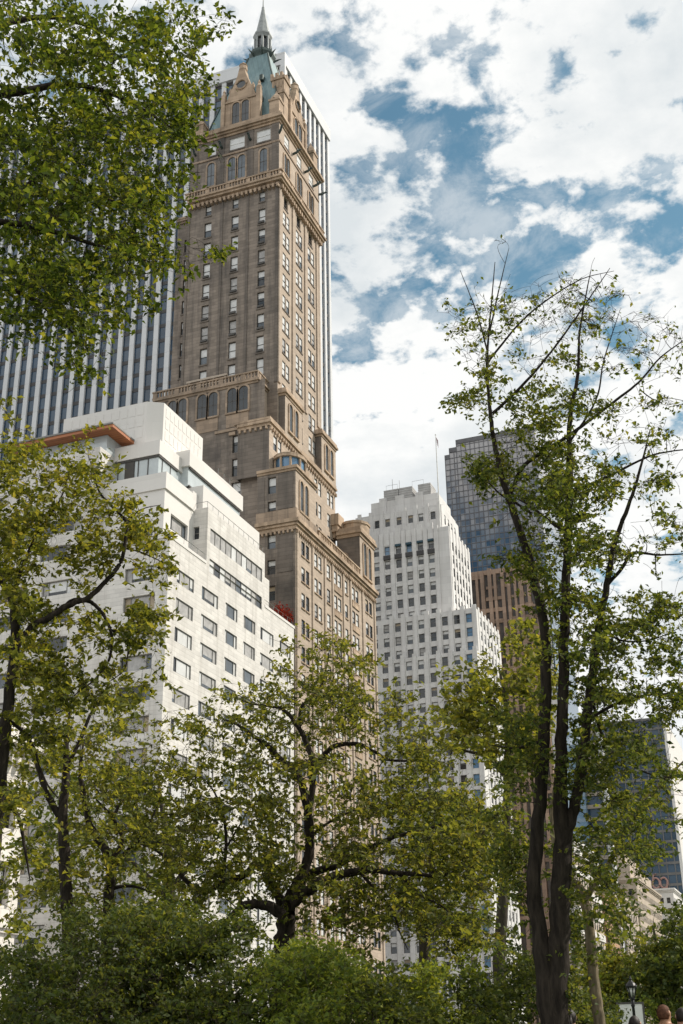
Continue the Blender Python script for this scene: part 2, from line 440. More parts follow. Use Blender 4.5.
# ribbon that straddles the step of the wall is cut by its own parapet: the two ribbon bays
b = MB()
b.wall('N', 108.8, -60.5, -57, 49.6, 56.0, holes(wins,'N',108.8), .3)
b.poly([(-57,123.7,49.6),(-60.5,123.7,49.6),(-60.5,123.7,56),(-57,123.7,56)])
b.poly([(-60.5,108.8,55.4),(-57.2,108.8,55.4),(-57.2,123.7,55.4),(-60.5,123.7,55.4)])
b.box(-59.5, -57.4, 123.7, 125.9, 49.6, 53.4)
b.build('terrace_bay', M['white'], wa)
b = MB()
b.block(-66, -58.7, 102.2, 126, 49.6, 55.7, holes(wins,'N',102.2), holes(wins,'W',-58.7))
b.box(-66, -58.5, 102.0, 108.2, 55.7, 57.6); b.box(-62, -58.0, 109.4, 124.2, 56.1, 59.1)
b.box(-63, -58.6, 108.2, 109.4, 55.7, 58.0)
b.build('upper_storey', M['white_band'], wa)
b = MB()
b.box(-66, -60.6, 103.85, 122, 57.6, 60.75, 0)
b.build('penthouse_glazing', M['railglass'], wa)
b = MB()
for y0 in (104.6, 106.4): b.box(-60.6, -60.54, y0, y0+.1, 57.6, 60.7)
for x0 in (-65.6, -64.6, -63.6, -63.1, -61.9): b.box(x0, x0+.1, 103.78, 103.84, 57.6, 60.7)
b.box(-66, -60.45, 103.7, 103.84, 60.55, 60.8); b.box(-60.59, -60.45, 103.85, 108, 60.55, 60.8)
b.box(-64.7, -63.6, 103.76, 103.83, 57.7, 60.6)
b.box(-63, -59.55, 109, 122, 59.1, 59.25); b.box(-59.69, -59.5, 109.0, 122.1, 61.25, 61.46)
b.build('glazing_frame', M['frame_dark'], wa)
b = MB()
b.box(-66, -60.4, 103.6, 121, 60.8, 62.5); b.box(-63, -59.4, 108.6, 122.4, 61.45, 63.4)
b.build('penthouse_parapet', M['white_band'], wa)
b = MB(); b.box(-63, -59.7, 108.9, 122, 59.1, 61.45)
b.build('penthouse_glazing', M['railglass'], wa)
# mechanical block with a chamfered corner and a faint grid of panels
b = MB()
pl = [(-74, 105), (-63.1, 105), (-61.5, 106.0), (-61.5, 115.5), (-74, 115.5)]
b.rings([[(x, y, 61.5) for x, y in pl], [(x, y, 68.5) for x, y in pl]])
for i in range(9):
    for k in range(4):
        b.box(-61.52, -61.47, 106.5+i*.98, 107.2+i*.98, 62.6+k*1.45, 63.7+k*1.45)
for i in range(10):
    for k in range(4):
        b.box(-73.6+i*1.04, -72.85+i*1.04, 104.97, 105.02, 62.6+k*1.45, 63.7+k*1.45)
b.build('plant_room', M['white_band'], wa)
b = MB(); b.box(-78, -64.5, 100.5, 106, 63.4, 63.75)
b.build('roof_canopy', M['wood'], wa)
b = MB(); b.box(-78.05, -64.45, 100.4, 106, 63.755, 63.95)
b.build('canopy_fascia', M['frame_grey'], wa)
b = MB(); b.box(-77.5, -66.0, 101.9, 112, 61.4, 63.38)
b.build('penthouse_glazing', M['railglass'], wa)
b = MB()
def rail(b, pts, z, h=1.0, sp=1.3):
    for (xa, ya), (xb, yb) in zip(pts[:-1], pts[1:]):
        L = math.hypot(xb-xa, yb-ya); n = max(1, int(L/sp))
        b.tube([(xa, ya, z+h), (xb, yb, z+h)], .035, 4)
        for i in range(n+1):
            q = i/n; b.tube([(xa+(xb-xa)*q, ya+(yb-ya)*q, z), (xa+(xb-xa)*q, ya+(yb-ya)*q, z+h)], .025, 4)
rail(b, [(-57.2,101.0),(-57.2,108.6)], 49.6, .9); rail(b, [(-59,109),(-57.2,109),(-57.2,123.5)], 56.0, .8)
rail(b, [(-57.2,124),(-57.2,132.3)], 49.6, .8); rail(b, [(-59.6,116),(-59.6,122.2)], 63.4, 1.0)
b.build('terrace_railing', M['metal_rail'], wa)
# mouldings that throw a thin shadow
for q in ((-57.1,-56.93,100.6,108.7),(-57.1,-56.93,123.8,132.6),(-66,-57.1,100.55,100.75)):
    b = MB(); b.box(*q, 49.3, 49.62); b.build('parapet_coping', M['white_band'], wa)

# ------------------------------------------------------------------ brown hotel tower with the copper spire
sh = empty('hotel_tower', (-69.7, 148, 0), 'tall brown brick tower with gabled top, green copper roof and spire', 'tower')
wins = []
def vN(): return rw.choice([2,2,1,3,1,6,2])
def vW(): return rw.choice([3,3,3,3,2,3,5])  # pale blinds here also stand in for the bright sky reflection
# low mass, avenue side
WB = [(134.9,136.05),(136.4,137.5),(139.3,140.4),(140.7,141.8),(143.7,144.9),(146.2,147.45),(147.75,149.0),(150.45,151.55),(153.3,154.45),(154.75,155.9),(158.8,160.05),(160.4,161.6)]
for k in range(16):
    zt = 62.0-3.55*k
    if zt < 8: break
    for i, (a0, a1) in enumerate(WB):
        wins.append(('W', -57, a0, a1, zt-2.0, zt, 'sash', vW() if 1 < i < 10 else rw.choice([0,0,1,6]), .1))
    wins.append(('N', 133, -60.95, -59.8, zt-2.0+.7, zt+.7, 'sash', vN(), .3))
for zt in (70.9, 67.4): wins.append(('N', 133, -60.95, -59.8, zt-2.4, zt, 'sash', vN(), .3))
for zt in (79.4, 75.8, 72.2, 68.6, 65): wins.append(('N', 135, -67.3, -65.95, zt-2.7, zt, 'sash', vN(), .3))
for zt in (78.5, 74.9, 71.3): 
    for a0 in (135.4, 136.9, 141.5, 143.0, 146.5, 150, 151.5, 155, 156.4): wins.append(('W', -61.3, a0, a0+1.15, zt-2.2, zt, 'sash', vW(), .1))
b = MB()
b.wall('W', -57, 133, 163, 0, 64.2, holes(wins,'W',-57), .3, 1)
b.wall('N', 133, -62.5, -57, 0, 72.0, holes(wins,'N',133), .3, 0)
b.wall('N', 135, -80, -62.5, 0, 87.4, holes(wins,'N',135), .3, 0)
b.poly([(-62.5,133,0),(-62.5,135,0),(-62.5,135,72),(-62.5,133,72)], 0)
b.poly([(-80,135,0),(-80,163,0),(-80,163,87.4),(-80,135,87.4)], 0)
b.poly([(-80,163,0),(-57,163,0),(-57,163,64.2),(-80,163,64.2)], 1)
b.poly([(-62,140,64.2),(-57,140,64.2),(-57,163,64.2),(-62,163,64.2)], 2)
for k in range(16):
    zt = 62.0-3.55*k
    if zt < 8: break
    for a0, a1 in ((146.2,149),(153.3,155.9)): b.box(-56.97, -56.85, a0-.1, a1+.1, zt-3.0, zt-2.25, 3)
    for a0, a1 in WB: b.box(-57+.005, -56.86, a0-.08, a1+.08, zt-2.18, zt-2.02, 3)
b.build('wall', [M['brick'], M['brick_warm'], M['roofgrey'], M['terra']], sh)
# sooty brick panels beside the north windows
b = MB()
for x0, x1, z0, z1 in [(-59.5,-57.35,57.2,63.4),(-62.4,-61.4,65.8,71.0),(-59.5,-57.35,66,71.2),(-59.5,-57.35,49,56)]: b.box(x0, x1, 132.93, 132.99, z0, z1)
b.build('sooty_panel', M['brick_dark'], sh)
# pilasters of the low mass
b = MB()
for y in (133.2, 138.3, 142.6, 145.4, 149.5, 152.3, 157.2, 162.3): b.box(-57, -56.82, y, y+.5, 2, 63.2)
b.build('pilaster', M['brick_warm'], sh)
# north-west corner block above the belt
b = MB()
b.wall('W', -57, 133, 140, 64.2, 72.0, (), .3, 1)
b.poly([(-57,140,64.2),(-61.3,140,64.2),(-61.3,140,72),(-57,140,72)], 1)
b.poly([(-62.5,133,72.0),(-57,133,72.0),(-57,140,72.0),(-62.5,140,72.0)], 2)
b.build('corner_block', [M['brick'], M['brick_warm'], M['roofgrey']], sh)
for a0 in (134.3, 135.9): arch('W', -57, a0, a0+1.1, 66.0, 70.4, sh, 'terra', 'win_mid')
# south-west corner pavilion
b = MB()
b.block(-60.6, -57, 157, 163.2, 64.2, 72.2, (), (), .3, 0, 1, 2)
b.build('corner_pavilion', [M['brick_dark'], M['brick_warm'], M['terra']], sh)
for a0 in (158.3, 160.3): arch('W', -57, a0, a0+1.2, 65.4, 70.6, sh, 'terra', 'win_mid')
arch('N', 157, -59.9, -59.0, 65.2, 68.6, sh, 'terra_n', 'win_dark')
cornice('cornice', sh, -60.6, -57, 157, 163.2, 71.2, [(.15,.5),(.4,.45),(.25,.6)], M['terra'], 'NWS')
b = MB(); b.lathe(-58.9, 160.2, [(2.2,72.75),(2.2,74.0),(2.35,74.0),(2.35,74.4),(1.2,74.9)], 12); b.build('pavilion_attic', M['terra'], sh)
# belt courses
cornice('cornice', sh, -62.5, -57, 133, 163, 62.9, [(.2,.5),(.45,.35),(.7,.5)], M['terra'], 'NW', (62.5, 62.9, .35, .25, .6))
balustrade(sh, -62.5, -56.8, 140.2, 156.6, 64.25, 1.5, M['terra'], .6, .35, 'W')
b = MB(); b.box(-62.6, -56.9, 132.86, 132.99, 64.3, 65.9); b.box(-56.99, -56.86, 133, 140, 64.3, 65.9); b.build('belt_course', M['terra_n'], sh)
cornice('cornice', sh, -62.5, -57, 133, 140, 71.3, [(.15,.3),(.35,.4)], M['terra'], 'NW')
# bowed bay window on that roof
b = MB()
n = 10; cyx = (-59.6, 137.2)
def arc(r, z): return [(cyx[0]+r*math.cos(t)*1.0, cyx[1]+r*1.25*math.sin(t), z) for t in np.linspace(-math.pi*.75, math.pi*.5, n)]+[(-61.2, cyx[1]+r, z)]
for z0, z1, r in [(72.0,72.9,2.1),(74.6,75.1,2.25)]: b.rings([arc(r, z0), arc(r, z1)])
for t in np.linspace(-math.pi*.75, math.pi*.5, 7):
    x, y = cyx[0]+2.0*math.cos(t), cyx[1]+2.5*math.sin(t); b.box(x-.13, x+.13, y-.13, y+.13, 72.9, 74.6)
bw = b.build('bow_window', M['terra'], sh)
b = MB(); b.rings([arc(1.9, 72.9), arc(1.9, 74.6)]); b.build('pane', M['win_blue'], bw)
# second setback
b = MB()
b.block(-66, -61.3, 134, 158.3, 72.0, 80.0, (), [h for h in holes(wins,'W',-61.3)], .3, 0, 1, 2)
b.wall('W', -61.3, 140, 158.3, 64.2, 72.0, holes(wins,'W',-61.3), .3, 1)
b.build('setback_block', [M['brick_dark'], M['brick_warm'], M['roofgrey']], sh)
cornice('cornice', sh, -66, -61.3, 134, 158.3, 79.3, [(.15,.4),(.4,.35),(.25,.55)], M['terra'], 'NW', (78.8, 79.3, .3, .3, .8))
b = MB(); b.box(-61.29, -60.3, 156.6, 158.6, 72.4, 73.4); b.box(-61.29, -60.1, 156.4, 158.8, 73.4, 75.2); b.box(-61.29, -60.8, 157, 158.4, 71.6, 72.4); b.build('corbelled_balcony', M['terra'], sh)
b = MB(); b.box(-61.29, -60.2, 140.5, 145.5, 75.8, 76.2); b.box(-60.45, -60.2, 140.5, 145.5, 76.2, 77.1); b.box(-61.29, -60.6, 141, 142, 75.1, 75.8); b.box(-61.29, -60.6, 144, 145, 75.1, 75.8); b.build('stone_balcony', M['terra'], sh)
# arcaded wing in front of the shaft
b = MB()
b.block(-80, -63.6, 134.97, 139, 80.5, 87.4, (), (), .3, 0, 1, 2)
b.build('arcade_wing', [M['brick'], M['brick_warm'], M['roofgrey']], sh)
for a0, a1 in [(-77.6,-76.25),(-75.95,-74.6),(-72.9,-71.45),(-71.15,-69.7),(-68.2,-66.75),(-66.45,-65.0)]:
    arch('N', 134.97, a0, a1, 83.0, 86.9, sh, 'terra_n', 'win_dark')
b = MB()
for a0, a1 in [(-73.0,-69.6),(-68.3,-64.9),(-77.7,-74.5)]: b.box(a0, a1, 134.88, 134.96, 80.7, 82.7)
b.build('spandrel_panel', M['terra_n'], sh)
cornice('cornice', sh, -80, -63.6, 134.97, 139, 87.0, [(.15,.3),(.4,.3)], M['terra_n'], 'NW')
balustrade(sh, -80.2, -63.4, 134.7, 138.2, 87.62, 1.25, M['terra_n'], .5, .3, 'NW')
b = MB(); b.box(-66.5, -61.35, 133.7, 134.9, 80.25, 80.3); b.box(-70, -63.6, 134.8, 134.96, 80.1, 80.5); b.build('belt_course', M['terra_n'], sh)
b = MB()
for x in (-72.7,-67.3,-64.6): b.box(x-.5, x+.5, 134.75, 134.96, 79.4, 79.9)
b.build('terracotta_bracket', M['terra_n'], sh)
# terrace pergola on the arcade roof
b = MB()
for x in (-75.4,-73.5,-71.5,-69.6): b.box(x, x+.18, 136.6, 136.8, 87.6, 90.3)
b.box(-75.7, -69.2, 136.5, 136.9, 90.3, 90.6); b.box(-75.5, -69.4, 136.62, 136.78, 89.5, 89.65)
b.build('terrace_pergola', M['sandstone'], sh)
for y0, y1, nm in ((138.6,144.7,0),(152.2,158.0,1)):
    b = MB(); b.block(-63, -61.0, y0, y1, 80, 87.0, (), (), .3, 0, 1, 2); b.build('west_bay', [M['brick_dark'], M['brick_warm'], M['terra']], sh)
    for a0 in (y0+1.3, y0+3.3): arch('W', -61.0, a0, a0+1.15, 81.2, 85.6, sh, 'terra', 'win_mid')
    cornice('cornice', sh, -63, -61.0, y0, y1, 86.3, [(.12,.35),(.35,.35),(.2,.5)], M['terra'], 'NWS')
# shaft
NW_ = [(-65.4,-64.25),(-69.95,-68.75),(-74.6,-73.4)]
WW_ = [(139.8,140.9),(141.15,142.25),(144.8,145.9),(146.15,147.25),(149.6,150.75),(151.05,152.2)]
sw = []
for k in range(10):
    z0 = 116.7-3.78*k
    if z0 < 80.5: break
    for a0, a1 in NW_:
        if z0 > 88: sw.append(('N', 138.2, a0, a1, z0, z0+2.75, 'sash', rw.choice([5,5,3,3,1,2]) if a0 > -76 else 1, .25))
    for a0, a1 in WW_: sw.append(('W', -62, a0, a1, z0+.3, z0+2.7, 'sash', vW(), .07))
    if 91 < z0 < 121: sw.append(('N', 140, -79.0, -77.9, z0-.3, z0+2.1, 'sash', rw.choice([3,1,2]), .25))
for a0, a1 in NW_: sw.append(('N', 138.2, a0+.1, a1-.1, 120.8, 122.7, 'sash', rw.choice([3,2]), .25))
for a0, a1 in WW_[::2]: sw.append(('W', -62, a0+.3, a1+.7, 120.3, 122.5, 'sash', 0, .25))
for a0, a1 in ((-74.4,-73.0),(-70.6,-68.0),(-65.9,-63.5)): sw.append(('N', 138.2, a0, a1, 132.4, 134.7, 'white', 3, .12))
for a0 in (140.2, 145.2, 150.2): sw.append(('W', -62, a0, a0+1.9, 132.4, 134.7, 'white', 3, .12))
b = MB()
b.block(-77.4, -62, 138.2, 154.4, 80, 136, holes(sw,'N',138.2), holes(sw,'W',-62), .28, 0, 1, 2)
b.block(-80.3, -77.4, 140, 153, 80, 122.5, holes(sw,'N',140), (), .28, 0, 0, 2)
for q in sw:
    if q[0] == 'N': b.box(q[2]-.12, q[3]+.12, q[1]-.12, q[1]-.01, q[4]-.28, q[4]-.03, 3)
    else: b.box(q[1]+.01, q[1]+.1, q[2]-.08, q[3]+.08, q[4]-.26, q[4]-.03, 3)
    if q[0] == 'N' and q[4] < 117 and q[1] < 139 and rw.random() < .8: b.box(q[2]+.08, q[3]-.08, q[1]-.25, q[1]-.02, q[4]+.02, q[4]+.38, 4)
b.build('shaft', [M['brick'], M['brick_warm'], M['roofgrey'], M['brick_dark'], M['frame_dark']], sh)
add_windows(sh, wins+sw, 100)
b = MB()
for x in (-62.05, -67.2, -71.6, -77.35): b.box(x-.2 if x < -63 else x-.5, x+.2 if x < -63 else x, 138.08, 138.19, 88.5, 123.2)
b.build('pilaster', M['brick_dark'], sh)
b = MB()
for y in (138.2, 143.2, 148.1, 152.9): b.box(-61.99, -61.8, y, y+.75, 88.5, 123)
b.box(-61.99, -61.85, 153.9, 154.4, 88.5, 123)
b.build('pilaster', M['brick_warm'], sh)
cornice('corbel_cornice', sh, -77.4, -62, 138.2, 154.4, 123.2, [(.25,.45),(.75,.4),(1.0,.35)], M['terra'], 'NWS', (122.55, 123.25, .6, .36, .75))
balustrade(sh, -77.9, -61.2, 137.45, 155, 124.42, 1.15, M['terra'], .5, .28, 'NW')
cornice('cornice', sh, -80.3, -77.4, 140, 153, 122.0, [(.25,.3),(.5,.35),(.6,.3)], M['terra_n'], 'NW')
for a0, a1 in [(-74.4,-73.1),(-70.75,-69.45),(-69.05,-67.75),(-65.25,-64.0)]: arch('N', 138.2, a0, a1, 126.3, 130.9, sh, 'terra_n', 'win_mid')
for y in (139.9, 144.9, 149.8):
    for d in ((0, 1.25) if y < 154 else (0,)): arch('W', -62, y+d, y+d+.95, 126.3, 130.6, sh, 'terra', 'win_mid')
b = MB()
for x0, x1 in ((-77.4,-76.2),(-72.6,-71.5),(-67.4,-66.4),(-63.2,-62.0)): b.box(x0, x1, 138.08, 138.19, 125.5, 135.3)
b.build('brick_panel', M['brick_dark'], sh)
b = MB(); b.box(-77.4, -61.95, 138.02, 138.19, 131.5, 131.85); b.box(-61.99, -61.85, 138.2, 154.4, 131.5, 131.85); b.build('belt_course', M['terra_n'], sh)
cornice('cornice', sh, -77.4, -62, 138.2, 154.4, 135.3, [(.2,.4),(.5,.35),(.8,.5)], M['terra'], 'NWS')
b = MB(); b.box(-77.6, -61.6, 137.7, 138.1, 136.56, 137.2); b.box(-62, -61.55, 138.1, 155.1, 136.56, 137.2); b.build('parapet', M['terra'], sh)
# beasts that lean out under the cornice
for x, y, dx, dy in [(-76.6,138.2,0,-1),(-71.9,138.2,0,-1),(-66.9,138.2,0,-1),(-62,138.2,.7,-.7),(-62,143.6,1,0),(-62,148.4,1,0),(-62,152.2,1,0),(-62,154.5,.9,.45)]:
    b = MB()
    b.tube([(x-dx*.2,y-dy*.2,133.2),(x+dx*.6,y+dy*.6,133.35),(x+dx*.95,y+dy*.95,133.6),(x+dx*1.2,y+dy*1.2,133.8),(x+dx*1.5,y+dy*1.5,133.65)], [.2,.22,.14,.18,.05], 6)
    b.tube([(x+dx*.8,y+dy*.8,133.5),(x+dx*.75,y+dy*.75,134.2)], [.22,.04], 5)
    b.build('gargoyle', M['copper_dark'], sh)
# gables
def gable(ax, c, ctr, thick, zb, parent):
    prof = [(-3.2,0),(-3.2,6.3),(-2.5,6.6),(-2.3,7.4),(-1.5,9.2),(-.75,11.3),(-.55,12.4),(.55,12.4),(.75,11.3),(1.5,9.2),(2.3,7.4),(2.5,6.6),(3.2,6.3),(3.2,0)]
    P = (lambda a, z, d: (c-d, ctr+a, zb+z)) if ax == 'W' else (lambda a, z, d: (ctr+a, c+d, zb+z))
    b = MB()
    f0 = [P(a, z, 0) for a, z in prof]; f1 = [P(a, z, thick) for a, z in prof]
    b.rings([f0, f1])
    def bx(a0, a1, z0, z1, d0, d1):
        A, B = P(a0, z0, d0), P(a1, z1, d1)
        b.box(min(A[0],B[0]), max(A[0],B[0]), min(A[1],B[1]), max(A[1],B[1]), min(A[2],B[2]), max(A[2],B[2]))
    for s in (-1, 1):
        bx(s*3.15-.35, s*3.15+.35, 0, 7.6, -.22, .6)
        q = P(s*3.15, 7.6, .2); b.lathe(q[0], q[1], [(.42,q[2]),(.5,q[2]+.2),(.2,q[2]+.9),(.28,q[2]+1.1),(.03,q[2]+1.7)], 6)
        q = P(s*2.0, 8.4, .3); b.lathe(q[0], q[1], [(.25,q[2]-.6),(.3,q[2]+.3),(.05,q[2]+.9)], 6)
    bx(-3.3, 3.3, 5.9, 6.25, -.18, .1); bx(-3.3, 3.3, -.2, .35, -.2, .1)
    q = P(0, 12.4, thick/2); b.lathe(q[0], q[1], [(.6,q[2]),(.75,q[2]+.3),(.62,q[2]+1.1),(.75,q[2]+1.3),(.3,q[2]+1.8),(.05,q[2]+2.1)], 8)
    # rosette ring
    rr = [P(.95*math.cos(t), 9.2+.95*math.sin(t), -.1) for t in np.linspace(0, 2*math.pi, 13)]
    b.tube(rr, .17, 5)
    g = b.build('gable', M['terra'], parent)
    k = MB(); k.poly([P(.8*math.cos(t), 9.2+.8*math.sin(t), -.03) for t in np.linspace(0, 2*math.pi, 13)[:-1]]); k.build('rosette', M['win_dark'], g)
    for a0, a1 in ((-1.5,-.18),(.18,1.5)):
        arch(ax, c, ctr+a0, ctr+a1, zb+.6, zb+5.7, parent, 'terra', 'win_dark', True, .14, .22)
gable('N', 139.0, -69.2, 1.2, 137.0, sh)
gable('W', -62.6, 147.0, 1.2, 137.0, sh)
# hipped dormer roofs behind the gables
b = MB()
b.rings([[(-72.2,140.2,137),(-66.2,140.2,137),(-66.2,145,137),(-72.2,145,137)],[(-72.2,140.2,143),(-66.2,140.2,143),(-66.2,145,143),(-72.2,145,143)],[(-69.3,140.2,148.8),(-69.1,140.2,148.8),(-69.1,147,148.8),(-69.3,147,148.8)]])
b.rings([[(-63.8,144,137),(-63.8,150,137),(-68,150,137),(-68,144,137)],[(-63.8,144,143),(-63.8,150,143),(-68,150,143),(-68,144,143)],[(-63.8,146.9,148.8),(-63.8,147.1,148.8),(-69,147.1,148.8),(-69,146.9,148.8)]])
b.build('dormer_roof', M['copper'], sh)
# chimney and corner turrets
b = MB(); b.box(-64.9, -62.75, 141.6, 143.9, 137, 148.0)
b.box(-65.05, -62.6, 141.45, 144.05, 144.6, 145.1); b.box(-65.1, -62.55, 141.4, 144.1, 147.6, 148.2)
for i in range(3): b.box(-65.1+i*.85, -64.65+i*.85, 141.4, 141.9, 148.2, 149.0); 
for i in (1,2): b.box(-63.05, -62.6, 141.5+i*.9, 142.0+i*.9, 148.2, 149.0)
for i in range(3): b.box(-64.6+i*.62, -64.3+i*.62, 141.52, 141.6, 146.0, 147.1)
b.build('chimney', M['terra'], sh)
for x, y, hh in ((-63.0,139.2,5.2),(-76.4,139.2,4.2),(-63.0,153.5,6.0),(-76.4,153.5,5)):
    b = MB(); b.box(x-.85, x+.85, y-.85, y+.85, 137, 137+hh*.62); b.box(x-.98, x+.98, y-.98, y+.98, 137+hh*.62, 137+hh*.7)
    b.lathe(x, y, [(1.1,137+hh*.7),(.8,137+hh*.86),(.25,137+hh),(.05,137+hh*1.12)], 6)
    b.build('corner_turret', M['terra'], sh)
for x, y in ((-76.4,136.9),):
    pass
# roof, gallery, lantern, spire
b = MB(); cx, cy = -69.05, 146.6
def sq(hx, hy, z): return [(cx-hx,cy-hy,z),(cx+hx,cy-hy,z),(cx+hx,cy+hy,z),(cx-hx,cy+hy,z)]
b.rings([sq(6.7,7.3,137),sq(5.9,6.3,141),sq(4.6,4.8,147),sq(3.0,3.0,152.5),sq(1.8,1.8,157.6)])
b.build('roof', M['copper'], sh)
b = MB()
for sx, sy in ((1,-1),(-1,-1),(1,1)):
    b.tube([(cx+sx*6.7,cy+sy*7.3,137),(cx+sx*5.9,cy+sy*6.3,141),(cx+sx*4.6,cy+sy*4.8,147),(cx+sx*3.0,cy+sy*3.0,152.5),(cx+sx*1.8,cy+sy*1.8,157.6)], .17, 5)
for z, hx, hy in ((143,5.4,5.8),(149,4.1,4.3)):
    for x in (-hx*.5, hx*.5):
        b.box(cx+x-.3, cx+x+.3, cy-hy-.5, cy-hy+.8, z, z+1.1)
b.build('roof_ridge', M['copper_dark'], sh)
Z0 = -1.75
b = MB(); b.lathe(cx, cy, [(1.7,158.2+Z0),(2.0,159.6+Z0),(2.35,160.3+Z0),(2.35,160.8+Z0),(2.0,160.8+Z0),(2.0,160.4+Z0)], 8)
for i in range(8):
    t = math.pi*2*i/8+math.pi/8
    b.tube([(cx+1.9*math.cos(t),cy+1.9*math.sin(t),159.5+Z0),(cx+2.7*math.cos(t),cy+2.7*math.sin(t),160.0+Z0),(cx+3.3*math.cos(t),cy+3.3*math.sin(t),160.25+Z0)],[.22,.15,.05],5)
    b.tube([(cx+2.25*math.cos(t),cy+2.25*math.sin(t),160.7+Z0),(cx+2.3*math.cos(t),cy+2.3*math.sin(t),161.6+Z0)],[.12,.03],4)
b.build('spire_gallery', M['copper_dark'], sh)
b = MB(); b.lathe(cx, cy, [(1.05,160.4+Z0),(1.05,165.0+Z0)], 8)
b.build('lantern_core', M['win_dark'], sh)
b = MB(); b.lathe(cx, cy, [(1.6,160.4+Z0),(1.6,161.2+Z0),(1.4,161.3+Z0)], 8)
for i in range(8):
    t = math.pi*2*i/8+math.pi/8
    b.tube([(cx+1.3*math.cos(t),cy+1.3*math.sin(t),161.2+Z0),(cx+1.3*math.cos(t),cy+1.3*math.sin(t),165+Z0)],.22,6)
b.lathe(cx, cy, [(1.4,164.4+Z0),(1.7,165.0+Z0),(1.7,165.3+Z0),(1.35,165.5+Z0)], 8)
b.build('lantern', M['lead'], sh)
b = MB(); b.lathe(cx, cy, [(1.35,165.5+Z0),(1.1,166.8+Z0),(.78,168.6+Z0),(.46,170.4+Z0),(.26,171.8+Z0),(.28,172.0+Z0),(.12,172.3+Z0),(.05,174.6+Z0)], 8)
b.build('spire', M['lead'], sh)

# ------------------------------------------------------------------ office tower with marble piers
gm = empty('office_tower', (-120, 214, 0), 'white pier office tower with dark blue glass stripes, tallest behind the spired tower', 'tower')
b = MB(); b.box(-176, -88.9, 200.1, 227.2, 0, 212)
b.build('window_glass', M['gmglass'], gm)
b = MB()
for k in range(56): b.box(-176, -88.85, 200.02, 200.09, 6+3.72*k, 6.9+3.72*k); b.box(-88.89, -88.82, 200.1, 227.2, 6+3.72*k, 6.9+3.72*k)
b.build('spandrel', M['spandrel'], gm)
b = MB(); b.box(-176.5, -88.1, 199.2, 227.9, 211.6, 215.2); b.box(-89.2, -88.1, 199.2, 199.9, 0, 211.6)
b.build('parapet', M['pier'], gm)
pm = MB(); pm.box(-.57, .57, -.0, .5, 0, 211.6)
pier0 = None
xs = [-88.95-2.97*k+ (0 if k else .0) for k in range(29)]
for i, x in enumerate(xs):
    if pier0 is None:
        o = pm.build('pier', M['pier'], None); o.parent = gm; pier0 = o
    else:
        o = pier0.copy(); col.objects.link(o); o.parent = gm
    o.location = (x-.1+120, 199.55-214, 0)
for k in range(10):
    o = pier0.copy(); col.objects.link(o); o.parent = gm
    o.location = (-88.45+120, 200.9+2.92*k-214, 0); o.rotation_euler = (0, 0, math.pi/2)

# ------------------------------------------------------------------ pale stepped office building
sq_ = empty('stepped_office_building', (-68, 224, 0), 'pale stepped office building with small dark windows beyond the brown tower', 'building')
wins = []
CN = [-75.7+2.46*i for i in range(8)]
for k in range(27):
    zt = 80.35-2.9*k
    if zt < 6: break
    c = 223 if zt > 73 else 221.6
    for i, x in enumerate([-78.15]+CN):
        v = rw.choice([0,0,1,1,5,0,6,2]); 
        if i == 8: v = 4  # end column: blue sky reflection put into the pane colour
        wins.append(('N', c, x-.6, x+.6, zt-1.85, zt, 'office', v, .3))
    if zt > 12:
        for i in range(6): wins.append(('W', -57, 226+2.55*i, 227.1+2.55*i, zt-1.85, zt, 'office', rw.choice([0,1,2,5]), .06))
CT = [-78.4,-76.0,-73.5,-71.15,-68.7,-66.35]
for k in range(4):
    zt = 92.2-2.9*k
    for x in CT: wins.append(('N', 226, x-.6, x+.6, zt-1.85, zt, 'office', rw.choice([0,0,1,5,2]), .3))
for x in CT:
    wins.append(('N', 226, x-.6, x+.6, 93.4, 95.3, 'office', rw.choice([0,1,2]), .3)); wins.append(('N', 226, x-.6, x+.6, 96.6, 98.5, 'office', rw.choice([0,4,1]), .3))
for i in range(6):
    for k in range(6): wins.append(('W', -62.4, 228+2.3*i, 229+2.3*i, 98.2-2.9*k-1.9, 98.2-2.9*k, 'office', rw.choice([1,0,2]), .06))
for x in (-81.6,-79.1,-76.7,-74.1,-71.5,-69.2,-66.5): wins.append(('N', 229, x-.55, x+.55, 104.4, 106.2, 'office', rw.choice([0,0,1,6]), .3))
for i in range(4): wins.append(('W', -64.6, 231+2.5*i, 232+2.5*i, 103.8, 106, 'office', 1, .06))
b = MB()
b.block(-88, -57, 221.6, 242, 0, 72.4, holes(wins,'N',221.6), holes(wins,'W',-57))
b.block(-88, -57, 223, 242, 72.4, 81.4, holes(wins,'N',223), holes(wins,'W',-57))
b.block(-84, -62.4, 226, 242, 81.4, 101, holes(wins,'N',226), holes(wins,'W',-62.4))
b.block(-84, -64.6, 229, 242, 101, 107.6, holes(wins,'N',229), holes(wins,'W',-64.6))
# vertical piers that rise a little above each parapet
for c, xs_, z0, z1 in ((221.6, [-79.4]+[x+1.23 for x in CN], 5, 73.0), (223, [-79.4]+[x+1.23 for x in CN], 72.6, 82.0), (226, [x+1.22 for x in CT]+[-79.6], 82, 101.5), (229, [-83,-80.4,-77.9,-75.4,-72.8,-70.3,-67.8,-65.2], 101.2, 108.2)):
    for x in xs_: b.box(x-.42, x+.42, c-.28, c-.01, z0, z1)
for x in CT: b.box(x-.55, x+.55, 225.9, 226.2, 98.7, 102.4)
for i in range(7): b.box(-57.01, -56.9, 224.75+2.55*i, 225.6+2.55*i, 8, 82.0); b.box(-62.39, -62.28, 226.5+2.3*i, 227.4+2.3*i, 82, 101.5)
